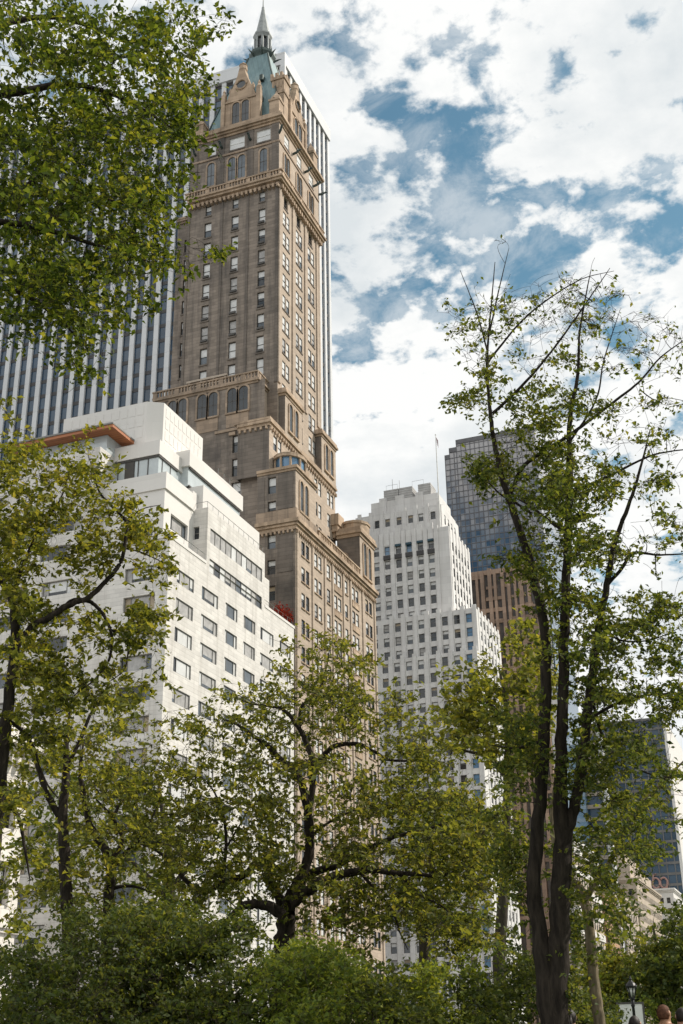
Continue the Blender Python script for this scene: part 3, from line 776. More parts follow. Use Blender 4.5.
# stepped crown and mechanical boxes
b.box(-83, -64.9, 231, 241, 107.6, 108.4); b.box(-81.2, -65.9, 231.5, 241, 108.4, 111.6)
for x0, x1 in ((-79.2,-77.6),(-75.5,-73.6),(-70.9,-69.2)): b.box(x0, x1, 231.2, 233, 108.4, 112.3)
b.build('wall', M['squibb'], sq_)
add_windows(sq_, wins, 100)
for x0, x1, z in ((-78.3,-75.0,114.2),(-74.8,-71.8,114.4),(-70.4,-67.6,114.5)):
    b = MB(); b.box(x0, x1, 232, 236, 111.6, z)
    for k in range(5): b.box(x0-.05, x1+.05, 231.93, 236.05, 111.9+k*.55, 112.2+k*.55)
    b.build('rooftop_unit', M['mech'], sq_)
b = MB()
for x0 in (-76.5, -70.5): rail(b, [(x0-1.3,232.2),(x0+1.3,232.2)], 114.4, 1.2)
b.tube([(-76.6,233,114),(-76.6,233,117.4)], .06, 4); b.tube([(-75,233,114),(-75,233,116.8)], .05, 4)
b.build('roof_railing', M['metal_rail'], sq_)
b = MB()
for x in (-76.0,-73.5,-71.15,-68.7,-66.35): b.box(x-.75, x+.75, 225.6, 225.98, 95.45, 96.4)
b.build('spandrel', M['spandrel'], sq_)
M['awning'] = plain('dark_teal_awning_cloth', (.035,.075,.10), .7)
for x in (-73.5,-71.15,-68.7,-66.35):
    b = MB(); b.box(x-.62, x+.62, 225.55, 225.98, 98.15, 98.6); b.build('window_awning', M['awning'], sq_)
# glazed shop storey at the foot
b = MB()
for i in range(12):
    b.box(-80+2*i, -79.75+2*i, 221.2, 221.5, 0, 14)
for z in (4.5, 9, 13.8): b.box(-80, -57, 221.15, 221.52, z, z+.4)
b.build('shopfront_frame', M['frame_white'], sq_)
b = MB(); b.box(-80, -57.1, 221.52, 221.57, 0, 14); b.build('shopfront_glass', M['win_mid'], sq_)

fp = empty('flagpole', (-64.8, 228.2, 101), 'thin white flagpole rising from the pale stepped building beside the glass tower', 'flagpole')
b = MB(); b.tube([(-64.8,228.2,101),(-64.8,228.2,113),(-64.8,228.2,123.6)], [.16,.13,.07], 8); b.lathe(-64.8,228.2,[(.05,123.6),(.16,123.75),(.05,123.95)],8); b.build('pole', M['frame_white'], fp)
b = MB(); L = []
nf = 7
f0 = [(-64.7+.07*i, 228.2+.10*math.sin(i*1.9), 123.2-.16*i) for i in range(nf)]
for i in range(nf-1):
    a, c = f0[i], f0[i+1]
    b.poly([a, (a[0]+.1, a[1]+.1, a[2]-1.9), (c[0]+.1, c[1]-.08, c[2]-1.9), c])
b.build('flag', plain('red_striped_flag', (.26,.09,.09), .8, 0, .5, 1.5), fp)

# ------------------------------------------------------------------ dark glass tower, upper part stepped
gt = empty('glass_tower', (-75, 332, 0), 'grey blue gridded glass tower with a stepped left shoulder', 'tower')
gy = 330
def gx(px, py): d = ray(px, py); return d[0]*gy/d[1]
def gz(px, py): d = ray(px, py); return EYE+d[2]*gy/d[1]
XL, XR = gx(447,500), -62.5; z1, z2, z3 = gz(448,456), gz(454,448.5), gz(470,438.5)
b = MB()
steps = [(XL, XL+1.5, z1), (XL+1.5, XL+3.8, z2), (XL+3.8, XR, z3)]
for x0, x1, z in steps: b.box(x0, x1, gy, gy+30, 0, z)
def painted_mirror_glass():
    # sky reflection painted into the panes: pale upper storeys, blue lower ones
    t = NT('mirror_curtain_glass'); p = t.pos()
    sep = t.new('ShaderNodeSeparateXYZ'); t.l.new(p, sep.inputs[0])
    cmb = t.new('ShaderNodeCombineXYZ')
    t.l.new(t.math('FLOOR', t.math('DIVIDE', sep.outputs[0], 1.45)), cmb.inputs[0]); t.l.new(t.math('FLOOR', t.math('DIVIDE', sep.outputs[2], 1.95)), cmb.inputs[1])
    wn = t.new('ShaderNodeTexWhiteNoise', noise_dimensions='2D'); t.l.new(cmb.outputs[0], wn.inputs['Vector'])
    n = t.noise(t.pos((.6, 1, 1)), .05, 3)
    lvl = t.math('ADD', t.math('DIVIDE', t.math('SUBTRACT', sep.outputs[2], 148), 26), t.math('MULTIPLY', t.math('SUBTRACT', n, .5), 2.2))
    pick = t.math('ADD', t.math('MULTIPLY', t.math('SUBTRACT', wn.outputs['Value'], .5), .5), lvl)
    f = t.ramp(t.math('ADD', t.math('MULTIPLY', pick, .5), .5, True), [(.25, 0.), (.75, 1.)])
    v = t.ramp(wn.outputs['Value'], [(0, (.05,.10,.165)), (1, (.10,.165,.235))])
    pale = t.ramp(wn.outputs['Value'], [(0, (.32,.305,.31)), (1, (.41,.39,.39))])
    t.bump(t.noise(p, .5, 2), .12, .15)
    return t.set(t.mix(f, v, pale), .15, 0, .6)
M['mirror'] = painted_mirror_glass()
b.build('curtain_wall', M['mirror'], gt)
b = MB()
for x0, x1, z in steps:
    x = x0
    while x < x1-.3:
        b.box(x, x+.18, gy-.12, gy-.01, 60, z); x += 1.45
    k = 60
    while k < z: b.box(x0, x1, gy-.09, gy-.012, k, k+.22); k += 1.95
    b.box(x0, x1, gy-.2, gy-.13, z-1.2, z+.3)
b.build('mullion_grid', plain('grey_bronze_mullion', (.13,.125,.13), .5), gt)

# ------------------------------------------------------------------ brown ribbed block added for the wavy facade reflected in the glass
bb = empty('ribbed_office_building', (-72, 318, 0), 'brown ribbed office block with dark ragged window columns below the glass tower', 'building')
by = 316
def bx_(px, py): d = ray(px, py); return d[0]*by/d[1]
def bz_(px, py): d = ray(px, py); return EYE+d[2]*by/d[1]
BL, BR = bx_(462,600), -62.6; BT = bz_(497, 567)
b = MB(); b.box(BL-12, BR, by+.6, by+12.5, 0, BT-1.2); b.build('window_recess', plain('dark_bronze_glass', (.075,.06,.05), .25, 0, .6, .5, .6), bb)
M['brownstone'] = masonry('brown_granite', (.37,.255,.185), 1.9, .3, .4, (.12,.09,.075), .7, .2, .2, .12)
b = MB(); x = BL-12; i = 0
while x < BR-.5:
    w = .7+.5*rw.random(); b.box(x, x+w, by-.25*(i % 2), by+.8, 0, BT-rw.choice([0,.5,1.1,1.6])); x += w+.6+.8*rw.random(); i += 1
x = BL-12
for k in range(34):
    z = BT-2.6-3.4*k
    if z < 3: break
    x = BL-12
    while x < BR-1:
        w = rw.uniform(1.2, 3.2)
        if rw.random() < .62: b.box(x, min(BR, x+w), by+.25, by+.62, z-.15, z+rw.uniform(.5,1.3))
        x += w
b.box(BL-12, BR, by+.2, by+.7, BT-1.8, BT-.4)
b.build('ribbed_front', M['brownstone'], bb)

# ------------------------------------------------------------------ buildings further down the avenue
def avenue_block(name, label, y0, y1, ztop, mats, pitch, fl, x1=-57, x0=-85, band=None, style='office', cap=40, top_step=None):
    e = empty(name, ((x0+x1)/2, y0, 0), label, 'building')
    wins = []
    z = ztop-3.0
    while z > 8:
        a = y0+1.0
        while a+pitch*.55 < y1: wins.append(('W', x1, a, a+pitch*.55, z-fl*.55, z, style, rw.choice([0,1,2,5,1]), .1)); a += pitch
        a = x1-1.2-pitch*.55
        while a > x0+1 and a > x1-13: wins.append(('N', y0, a, a+pitch*.55, z-fl*.55, z, style, rw.choice([0,0,1,6]), .3)); a -= pitch
        z -= fl
    b = MB(); b.block(x0, x1, y0, y1, 0, ztop, holes(wins,'N',y0), holes(wins,'W',x1)); b.build('wall', M[mats[0]], e)
    add_windows(e, wins, cap)
    cornice('cornice', e, x0, x1, y0, y1, ztop-1.2, [(.2,.4),(.5,.4),(.75,.6)], M[mats[1]], 'NW')
    if band:
        b = MB(); z = ztop-1.6
        while z > 8: b.box(x1+.01, x1+.25, y0, y1, z-fl*.35, z); b.box(x0, x1+.25, y0-.25, y0-.01, z-fl*.35, z); z -= fl
        b.build('floor_band', M[mats[1]], e)
    if top_step:
        for (dx, dy, h) in top_step:
            b = MB(); b.block(x0, x1-dx, y0+dy, y1-dy, ztop, ztop+h); b.build('roof_storey', M[mats[0]], e)
    return e
avenue_block('banded_building', 'white and tan banded building seen between the right tree trunks', 303, 335, 48, ('sandstone','white_band'), 3.0, 4.6, band=True, x0=-62)
avenue_block('brick_building', 'orange tan brick building next to the banded white one', 339, 358, 40, ('brickred','sandstone'), 2.6, 3.5, x0=-62)
avenue_block('limestone_building', 'beige limestone building with a low cornice beside the white pier', 372, 398, 41, ('sandstone','sandstone'), 3.4, 4.2)
avenue_block('gabled_limestone_building', 'tall beige stone building with setback roof below the dark glass tower', 402, 455, 50, ('sandstone','sandstone'), 2.6, 3.6, top_step=[(2,3,5),(5,8,10)])
avenue_block('white_corner_building', 'white stone building at the right edge below the dark glass tower', 470, 518, 54, ('white_band','white_band'), 2.4, 3.6, x1=-54.0, x0=-62)

ps = empty('slab_tower', (-60, 361, 0), 'narrow dark slab with one bright white corner pier behind the right trees', 'tower')
b = MB(); b.box(-66, -57.2, 362, 368, 0, 84); b.build('wall', M['gmglass'], ps)
b = MB(); b.box(-58.1, -56.6, 361, 362.9, 0, 92); b.build('corner_pier', M['white_band'], ps)
b = MB()
for k in range(24): b.box(-66, -58.1, 361.4, 361.95, 4+3.6*k, 5.1+3.6*k)
b.build('floor_band', M['sandstone'], ps)

dk = empty('dark_office_tower', (-75, 520, 0), 'dark bluish glass office tower far right with a bright pale side', 'tower')
d0 = ray(672, 800); Xr = d0[0]*520/d0[1]; d1 = ray(588, 800); Xl = d1[0]*520/d1[1]; dz = ray(640, 721); Zt = EYE+dz[2]*520/dz[1]
b = MB(); b.box(Xl, Xr, 520, 575, 0, Zt); b.build('curtain_wall', glassy('blue_grey_tower_glass', (.06,.085,.115), .12, .6, .5, .05), dk)
b = MB(); b.box(Xr+.02, Xr+1.2, 519.6, 578, 0, Zt-1); b.build('side_wall', M['white_band'], dk)
b = MB(); k = 6
while k < Zt: b.box(Xl, Xr, 519.7, 519.97, k, k+1.0); k += 4.2
x = Xl
while x < Xr: b.box(x, x+.4, 519.75, 519.96, 5, Zt); x += 3.2
b.build('mullion_grid', plain('weathered_bronze_mullion', (.13,.125,.12), .6, 0, .35, .15), dk)
e1 = ray(660, 883); ex, ez = e1[0]*519.4/e1[1], EYE+e1[2]*519.4/e1[1]
b = MB()
for sx in (-1.55, 1.55):
    b.tube([(ex+sx+1.45*math.cos(t), 519.4, ez+2.0*math.sin(t)) for t in np.linspace(0, 2*math.pi, 17)], .42, 6)
b.tube([(ex-2.9,519.4,ez-.2),(ex-2.2,519.4,ez+3.2),(ex-1.2,519.4,ez+3.6)], .36, 6)
b.tube([(ex+2.9,519.4,ez+.2),(ex+2.4,519.4,ez-3.0),(ex+1.2,519.4,ez-3.5)], .36, 6)
b.build('ring_emblem', plain('pale_pink_metal', (.34,.20,.17), .5), dk)
e1 = ray(678, 910); ex, ez = e1[0]*519.4/e1[1], EYE+e1[2]*519.4/e1[1]
b = MB(); b.box(ex-4.5, ex+3.0, 519.3, 519.65, ez-2.2, ez+.6); b.build('orange_panel', plain('orange_panel', (.45,.17,.05), .6), dk)

# marble clubhouse at the left edge
cl = empty('clubhouse', (-66, 70, 0), 'white marble clubhouse with a heavy cornice behind the left tree', 'building')
wins = []
for y in (63.5, 68.3, 73.0, 77.3): 
    for z in (5.5, 11.5, 17.0): wins.append(('W', -57, y, y+1.5, z, z+2.9, 'sash', rw.choice([0,1]), .35))
b = MB(); b.block(-84, -57, 60, 80.3, 0, 23.0, (), holes(wins,'W',-57), .35); b.build('wall', M['marble'], cl)
add_windows(cl, wins, 30)
cornice('cornice', cl, -84, -57, 60, 80.3, 22.2, [(.3,.4),(.8,.4),(1.3,.5),(.9,.4)], M['marble'], 'NWS', (21.7,22.25,.8,.35,.8))
cornice('cornice', cl, -84, -57, 60, 80.3, 9.6, [(.25,.3),(.45,.3)], M['marble'], 'NWS')
balustrade(cl, -84, -57, 60, 80.3, 23.9, 1.2, M['marble'], .6, .3, 'W')
b = MB()
for q in wins: b.box(-57, -56.75, q[2]-.35, q[3]+.35, q[5]+.15, q[5]+.5); b.box(-57, -56.8, q[2]-.3, q[2]-.02, q[4], q[5]); b.box(-57, -56.8, q[3]+.02, q[3]+.3, q[4], q[5])
b.build('window_surround', M['marble'], cl)

# ================================================================== TREES
def smooth_path(pts, rad, sub=5, wob=.0):
    P = np.array(pts, float); n = len(P)
    r = np.interp(np.arange((n-1)*sub+1)/sub, np.linspace(0, n-1, len(rad)), rad)
    out = []
    for i in range(n-1):
        p0, p1, p2, p3 = P[max(i-1,0)], P[i], P[i+1], P[min(i+2,n-1)]
        for k in range(sub):
            t = k/sub
            out.append(.5*((2*p1)+(-p0+p2)*t+(2*p0-5*p1+4*p2-p3)*t*t+(-p0+3*p1-3*p2+p3)*t**3))
    out.append(P[-1]); out = np.array(out)
    if wob: out[1:-1] += rng.normal(0, wob, (len(out)-2, 3))*r[1:-1, None]
    return out, r

class Tubes:
    def __init__(s): s.V = []; s.F = []; s.T = []; s.n = 0
    def add(s, P, r, k):
        P = np.asarray(P); m = len(P)
        T = np.gradient(P, axis=0); T /= np.linalg.norm(T, axis=1)[:, None]+1e-9
        a = np.array([.31, .17, .93]); U = np.cross(T, a); L = np.linalg.norm(U, axis=1)
        U /= L[:, None]+1e-9; W = np.cross(T, U)
        ang = np.arange(k)*2*math.pi/k
        V = P[:, None, :]+np.asarray(r)[:, None, None]*(U[:, None, :]*np.cos(ang)[None, :, None]+W[:, None, :]*np.sin(ang)[None, :, None])
        s.V.append(V.reshape(-1, 3))
        i = np.arange(m-1)[:, None]*k; j = np.arange(k)[None, :]; j2 = (j+1) % k
        s.F.append(np.stack([i+j, i+j2, i+k+j2, i+k+j], -1).reshape(-1, 4)+s.n); s.n += m*k
    def build(s, name, mat, parent, off):
        if not s.V: return None
        return np_mesh(name, np.concatenate(s.V)-off, np.concatenate(s.F), mat, parent, True, np.concatenate(s.T) if s.T else None)
def np_mesh(name, V, F, mat, parent, smooth=False, T=None):
    me = bpy.data.meshes.new(name); k = F.shape[1]
    me.vertices.add(len(V)); me.vertices.foreach_set('co', np.ascontiguousarray(V, np.float32).ravel())
    li = np.ascontiguousarray(F, np.int32).ravel(); st = np.arange(len(F), dtype=np.int32)*k
    if T is not None:
        st = np.concatenate([st, len(li)+np.arange(len(T), dtype=np.int32)*3]); li = np.concatenate([li, np.ascontiguousarray(T, np.int32).ravel()])
    me.loops.add(len(li)); me.loops.foreach_set('vertex_index', li)
    me.polygons.add(len(st)); me.polygons.foreach_set('loop_start', st.astype(np.int32))
    if smooth: me.polygons.foreach_set('use_smooth', np.ones(len(me.polygons), bool))
    me.materials.append(mat); me.update(calc_edges=True); me.validate()
    o = bpy.data.objects.new(name, me); col.objects.link(o); o.parent = parent
    return o
def leaves_mesh(name, C, size, mat, parent, off, droop=.3, aspect=.55):
    n = len(C)
    nrm = rng.normal(0, 1, (n, 3)); nrm[:, 2] = np.abs(nrm[:, 2])*1.1+.35; nrm /= np.linalg.norm(nrm, axis=1)[:, None]
    t = rng.normal(0, 1, (n, 3)); t[:, 2] -= droop; t -= (t*nrm).sum(1)[:, None]*nrm; t /= np.linalg.norm(t, axis=1)[:, None]
    w = np.cross(nrm, t); L = size*rng.uniform(.5, 1.55, n)[:, None]
    f = nrm*L*.12
    V = np.stack([C-t*L*.5, C+w*L*aspect*.5+f-t*L*.05, C+t*L*.5-nrm*L*.06, C-w*L*aspect*.5+f-t*L*.05], 1).reshape(-1, 3)-off
    i = np.arange(n)[:, None]*4
    F = np.concatenate([i+np.array([[0, 1, 2]]), i+np.array([[0, 2, 3]])], 0)
    return np_mesh(name, V, F, mat, parent)

def tree(name, label, cat, base, limbs, clumps, leaf, lsize, barkm, per=14, rs=.55, spread=.12, twig_r=.006, group=None, sides=8, leafmul=1.0, aspect=.55, clumpy=.78, bare=0, fine=True):
    """limbs: (pixel path with distance, radius list); clumps: (px, py, dist, rx px, ry px, depth m, twigs, leaf factor)"""
    root = empty(name, base, label, cat, group or {'shrub': 'shrubs along the foot of the trees', 'background_tree': 'trees standing further back'}.get(name))
    off = np.array(base)
    tb = Tubes(); tw = Tubes(); nodes = []; nr = []
    for pts, rad in limbs:
        W = [p if len(p) == 4 else at(*p) for p in pts]
        W = [np.array(p[:3]) for p in W]
        P, r = smooth_path(W, rad, 6, .05); r = r*rs
        tb.add(P, r, sides if r[0] > .06 else 6)
        nodes.append(P[2:]); nr.append(r[2:])
    nodes = np.concatenate(nodes); nr = np.concatenate(nr)
    A = []; lf = []
    for (px, py, dist, rx, ry, dz, nt, mul) in clumps:
        sub = [(rng.normal(0, .52), rng.normal(0, .52)) for _ in range(max(2, nt//10))]
        for _ in range(nt):
            if rng.random() < clumpy:
                s_ = sub[rng.integers(len(sub))]; u, v = s_[0]+rng.normal(0, .15), s_[1]+rng.normal(0, .085)
            else:
                u, v = rng.normal(0, .52), rng.normal(0, .52)
            A.append(at(px+u*rx, py+v*ry, dist+rng.normal(0, dz*.5))); lf.append(mul)
    A = np.array(A); lf = np.array(lf)
    d0 = np.array([((nodes-a)**2).sum(1).min() for a in A]); order = np.argsort(d0)
    N = np.zeros((len(nodes)+len(A)*5, 3)); Rr = np.zeros(len(N)); n = len(nodes); N[:n] = nodes; Rr[:n] = nr
    C = []; S = []
    for i in order:
        a = A[i]; d = ((N[:n]-a)**2).sum(1); j = int(d.argmin()); s0 = N[j]; L = math.sqrt(d[j])
        if L < .03: continue
        mid = (s0+a)/2+rng.normal(0, .13*L, 3)+np.array([0, 0, .06*L])
        ts = np.linspace(0, 1, 6)[:, None]
        P = (1-ts)**2*s0+2*ts*(1-ts)*mid+ts**2*a
        r0 = min(Rr[j]*.7, twig_r*(1+1.1*L)); rr = np.linspace(r0, twig_r*.4, 6)
        tw.add(P, rr, 4 if r0 > .02 else 3)
        N[n:n+5] = P[1:]; Rr[n:n+5] = rr[1:]; n += 5
        m = rng.poisson(per*lf[i]*leafmul/7.0+.3*bare)
        if m:
            q = (1-rng.random(m)*min(.85, .8/max(L, .01)))[:, None]
            B = (1-q)**2*s0+2*q*(1-q)*mid+q**2*a
            dv = (a-s0)/L+rng.normal(0, .75, (m, 3))*np.array([1, 1, .55]); dv /= np.linalg.norm(dv, axis=1)[:, None]
            ln = spread*3.2*rng.uniform(.4, 1.3, m)
            S.append(np.concatenate([B, dv, ln[:, None], np.full((m, 1), min(1, lf[i]/.6))], 1))
    if S:
        S = np.concatenate(S); B, dv, ln, wt = S[:, :3], S[:, 3:6], S[:, 6], S[:, 7]
        tip = B+dv*ln[:, None]-np.array([0, 0, 1])*(ln*.12)[:, None]
        sd1 = np.cross(dv, np.array([.2, .1, .97])); sd1 /= np.linalg.norm(sd1, axis=1)[:, None]+1e-9
        up1 = np.cross(sd1, dv)
        # side twigs as thin three sided cones
        rr = twig_r*.5
        ring = [B+rr*(sd1*math.cos(w_)+up1*math.sin(w_)) for w_ in (0, 2.094, 4.189)]
        V = np.stack(ring+[tip], 1).reshape(-1, 3); i4 = np.arange(len(B))[:, None]*4
        tw.V.append(V); i0 = tw.n; tw.n += len(V)
        tw.T.append(np.concatenate([i4+np.array([[0, 1, 3]]), i4+np.array([[1, 2, 3]]), i4+np.array([[2, 0, 3]])])+i0)
        nl = rng.poisson(7.0*wt)
        idx = np.repeat(np.arange(len(B)), nl); u = rng.uniform(.12, 1.08, len(idx))[:, None]
        side = rng.choice([-1, 1], len(idx))[:, None]*rng.uniform(.25, .75, len(idx))[:, None]*lsize
        C.append(B[idx]*(1-u)+tip[idx]*u+sd1[idx]*side+rng.normal(0, lsize*.22, (len(idx), 3)))
    tb.build('trunk', barkm, root, off); tw.build('branches', barkm, root, off)
    if C: leaves_mesh('crown', np.concatenate(C), lsize, leaf, root, off, aspect=aspect)
    return root

def P_(d, *xy): return [(x, y, d) for x, y in xy]
def ground(p): q = at(*p); return (q[0], q[1], 0)
def down(p):   # the point straight below on the ground, as a world point for a limb path
    q = at(*p); return (q[0], q[1], -.1, 0)

# --- tall three-stemmed tree on the right
D = 17.0
b0 = at(551, 1015, D)
limbs = [
 ([(b0[0]+.03,b0[1],-.1,0)]+P_(D,(551,1018),(541,940),(534,880),(541,790),(545,715),(546,645),(537,589),(524,543),(513,510),(503,480),(493,436),(490,407),(487,364),(490,320),(495,262)), [.36,.30,.22,.20,.185,.17,.155,.14,.125,.11,.095,.075,.06,.045,.03,.012]),
 ([(b0[0]+.10,b0[1]+.05,-.1,0)]+P_(D,(557,1012),(559,930),(563,850),(560,780),(563,700),(565,617),(568,535),(569,500),(570,468),(570,418),(578,375),(580,329),(591,270)), [.36,.32,.29,.26,.19,.165,.15,.13,.115,.10,.075,.055,.035,.012]),
 (P_(D,(562,860),(572,815),(581,775),(588,713),(597,642),(607,585),(614,546),(628,507),(640,470),(650,430)), [.18,.16,.15,.135,.115,.095,.08,.06,.04,.015]),
 (P_(D+.5,(511,493),(522,468),(543,452),(568,436),(611,404),(639,382),(661,357),(690,336)), [.07,.065,.06,.055,.045,.035,.025,.012]),
 (P_(D-.4,(493,413),(522,386),(547,357),(568,329),(593,293),(610,268)), [.05,.045,.035,.03,.02,.01]),
 (P_(D+.3,(488,362),(518,325),(547,300),(582,279),(614,271)), [.04,.032,.025,.017,.008]),
 (P_(D-.3,(487,350),(479,320),(472,300),(460,270)), [.03,.025,.018,.008]),
 (P_(D,(490,330),(500,285),(509,248)), [.03,.02,.007]),
 (P_(D+.4,(567,495),(590,485),(611,475),(653,455),(690,449)), [.06,.05,.042,.03,.015]),
 (P_(D,(605,588),(622,568),(634,553),(660,555),(695,553)), [.055,.05,.045,.03,.012]),
 (P_(D-.3,(583,728),(591,718),(614,705),(639,696),(695,692)), [.055,.05,.045,.035,.015]),
 (P_(D+.4,(532,514),(516,503),(500,494),(488,482),(470,470)), [.045,.04,.03,.022,.01]),
 (P_(D-.4,(566,533),(548,520),(530,506),(512,496)), [.05,.04,.03,.015]),
 (P_(D+.2,(571,440),(596,400),(604,360),(620,310)), [.04,.03,.022,.008]),
 (P_(D,(600,625),(620,640),(650,640),(680,628)), [.04,.03,.02,.008]),
 (P_(D,(543,740),(520,748),(490,745)), [.05,.035,.01]),
 (P_(D+.2,(590,690),(605,740),(640,770),(675,778)), [.05,.04,.025,.01]),
 (P_(D,(640,390),(655,400),(668,398),(690,402)), [.02,.016,.012,.006]),
]
ck = [ # px, py, dist, rx, ry, depth, twigs, leaf factor
 (485,335,D,30,55,1.6,170,.26),(520,305,D,42,36,1.6,170,.10),(575,305,D,42,36,1.8,210,.09),(545,350,D,50,40,1.6,90,.35),(610,330,D,50,40,1.8,190,.09),(655,370,D,40,30,1.5,60,.22),
 (485,395,D,28,35,1.5,80,.8),(520,420,D,40,40,1.6,120,.9),(575,410,D,45,40,1.7,110,.55),(640,420,D,45,35,1.6,80,.30),
 (487,468,D+.4,26,22,1.2,110,1.6),(540,470,D,42,38,2,170,1.2),(590,480,D,40,35,1.8,120,1.0),(650,470,D,40,30,1.6,80,.5),
 (550,530,D,40,45,2.2,190,1.3),(550,470,D+.3,45,38,2,100,1.1),(520,560,D,22,30,1.2,60,1.0),(600,545,D,40,40,1.8,130,.8),(655,540,D,40,35,1.6,90,.5),
 (615,620,D,45,45,1.8,240,1.4),(660,610,D,35,30,1.5,90,.6),(570,600,D,30,40,1.5,110,1.3),(640,700,D,50,40,1.8,110,1.2),(600,680,D,40,40,1.8,170,1.4),(668,660,D,30,30,1.4,70,.9),
 (625,745,D,60,36,2,130,1.3),(665,715,D,35,30,1.5,60,1.2),(640,805,D,45,32,2.0,90,1.3),(590,770,D,35,40,1.6,110,1.3),(650,850,D,28,26,1.6,55,1.3),(520,770,D,30,30,1.5,100,1.4),(520,730,D,28,25,1.4,70,1.2),(600,850,D,25,40,1.4,70,1.1),(520,890,D+1,16,55,1.0,110,1.4),
 (510,840,D+1,22,40,1,60,1.2),(567,900,D+.6,12,60,.8,90,1.4),(565,980,D+.6,20,40,.8,110,1.5)]
tree('tall_tree', 'tall dark tree with three straight stems and a thin ragged crown', 'tree', (b0[0], b0[1], 0), limbs, ck, M['leaf_mid'], .07, M['bark_dark'], per=4.7, rs=.49, spread=.085, twig_r=.008, bare=2.5)

# --- broad central tree
D = 24.0
tp = at(285, 945, D)
limbs = [
 ([(tp[0],tp[1],-.1,0)]+P_(D,(284,985),(284,945),(287,912)), [.50,.40,.36,.34]),
 (P_(D,(287,915),(291,897),(300,880),(309,855),(309,822),(303,787),(292,768),(280,759),(268,746),(255,737),(238,725),(220,718)), [.27,.24,.21,.19,.175,.16,.13,.115,.10,.085,.06,.02]),
 (P_(D-.5,(308,815),(312,790),(313,763),(306,742),(298,727),(284,710),(268,706),(250,703),(232,696)), [.14,.13,.115,.10,.085,.07,.055,.035,.012]),
 (P_(D+.6,(299,728),(301,708),(312,697),(321,686),(327,664),(330,645)), [.08,.07,.06,.05,.035,.012]),
 (P_(D+.3,(311,783),(320,760),(335,746),(357,744),(375,752),(390,760),(416,761),(445,762)), [.12,.11,.10,.085,.07,.06,.04,.012]),
 (P_(D-.8,(289,905),(305,893),(328,879),(350,873),(372,870),(395,873),(416,874),(440,876),(462,868)), [.22,.20,.17,.15,.13,.11,.085,.06,.02]),
 (P_(D+.8,(291,900),(300,885),(310,873),(335,866),(358,853),(376,845),(394,837),(415,832),(437,826),(460,815)), [.20,.18,.16,.14,.12,.105,.09,.07,.05,.015]),
 (P_(D-1,(282,915),(268,906),(252,904),(240,908),(225,922),(205,925)), [.22,.19,.17,.14,.09,.03]),
 (P_(D+1,(286,912),(275,890),(262,862),(243,876),(221,883),(206,892),(190,885),(171,863),(152,848),(130,842)), [.20,.18,.15,.14,.125,.11,.095,.075,.05,.015]),
 (P_(D+1,(221,883),(224,868),(226,845),(225,825),(221,808),(213,790),(200,775)), [.09,.08,.07,.065,.05,.04,.012]),
 (P_(D,(224,850),(240,825),(252,800)), [.05,.035,.012]),
 (P_(D-.8,(360,872),(375,890),(392,910),(400,932),(408,950)), [.07,.06,.05,.035,.012]),
 (P_(D-.8,(400,874),(420,895),(440,905),(462,925)), [.06,.05,.035,.012]),
 (P_(D,(308,840),(325,825),(350,812),(375,805)), [.07,.055,.035,.012]),
]
ck = [(320,690,D,60,40,2.5,210,.75),(345,715,D,60,30,2.5,150,.8),(255,720,D,55,28,2.5,130,.75),(200,745,D+1,50,35,2.5,120,.75),(290,760,D,45,30,2.5,120,.7),(400,740,D,45,28,2.5,120,.8),
 (330,650,D,25,18,2,60,.6),(440,755,D,28,22,2,50,.7),
 (220,800,D+1,60,40,3,230,1.2),(170,830,D+1,40,40,3,140,1.1),(350,800,D,55,35,3,190,1.0),(270,830,D,45,40,2.5,170,1.0),(420,800,D,55,38,3.5,190,1.05),(465,830,D,45,40,3,140,1.1),
 (350,860,D,50,30,3,130,.9),(425,862,D,55,38,3.5,190,1.1),(250,880,D,50,30,2.5,150,1.1),(190,890,D+1,40,35,2.5,130,1.2),(380,910,D,50,38,3,180,1.0),(440,915,D,45,36,3,160,1.05),(330,910,D,35,30,2.5,110,1.1),(475,870,D,28,28,2.5,80,1.3)]
tree('spreading_tree', 'broad spreading tree with olive leaves and dark forking limbs in the middle', 'tree', (tp[0], tp[1], 0), limbs, ck, M['leaf_olive'], .10, M['bark_dark'], per=4.4, rs=.5, spread=.14, twig_r=.011, bare=2.5)

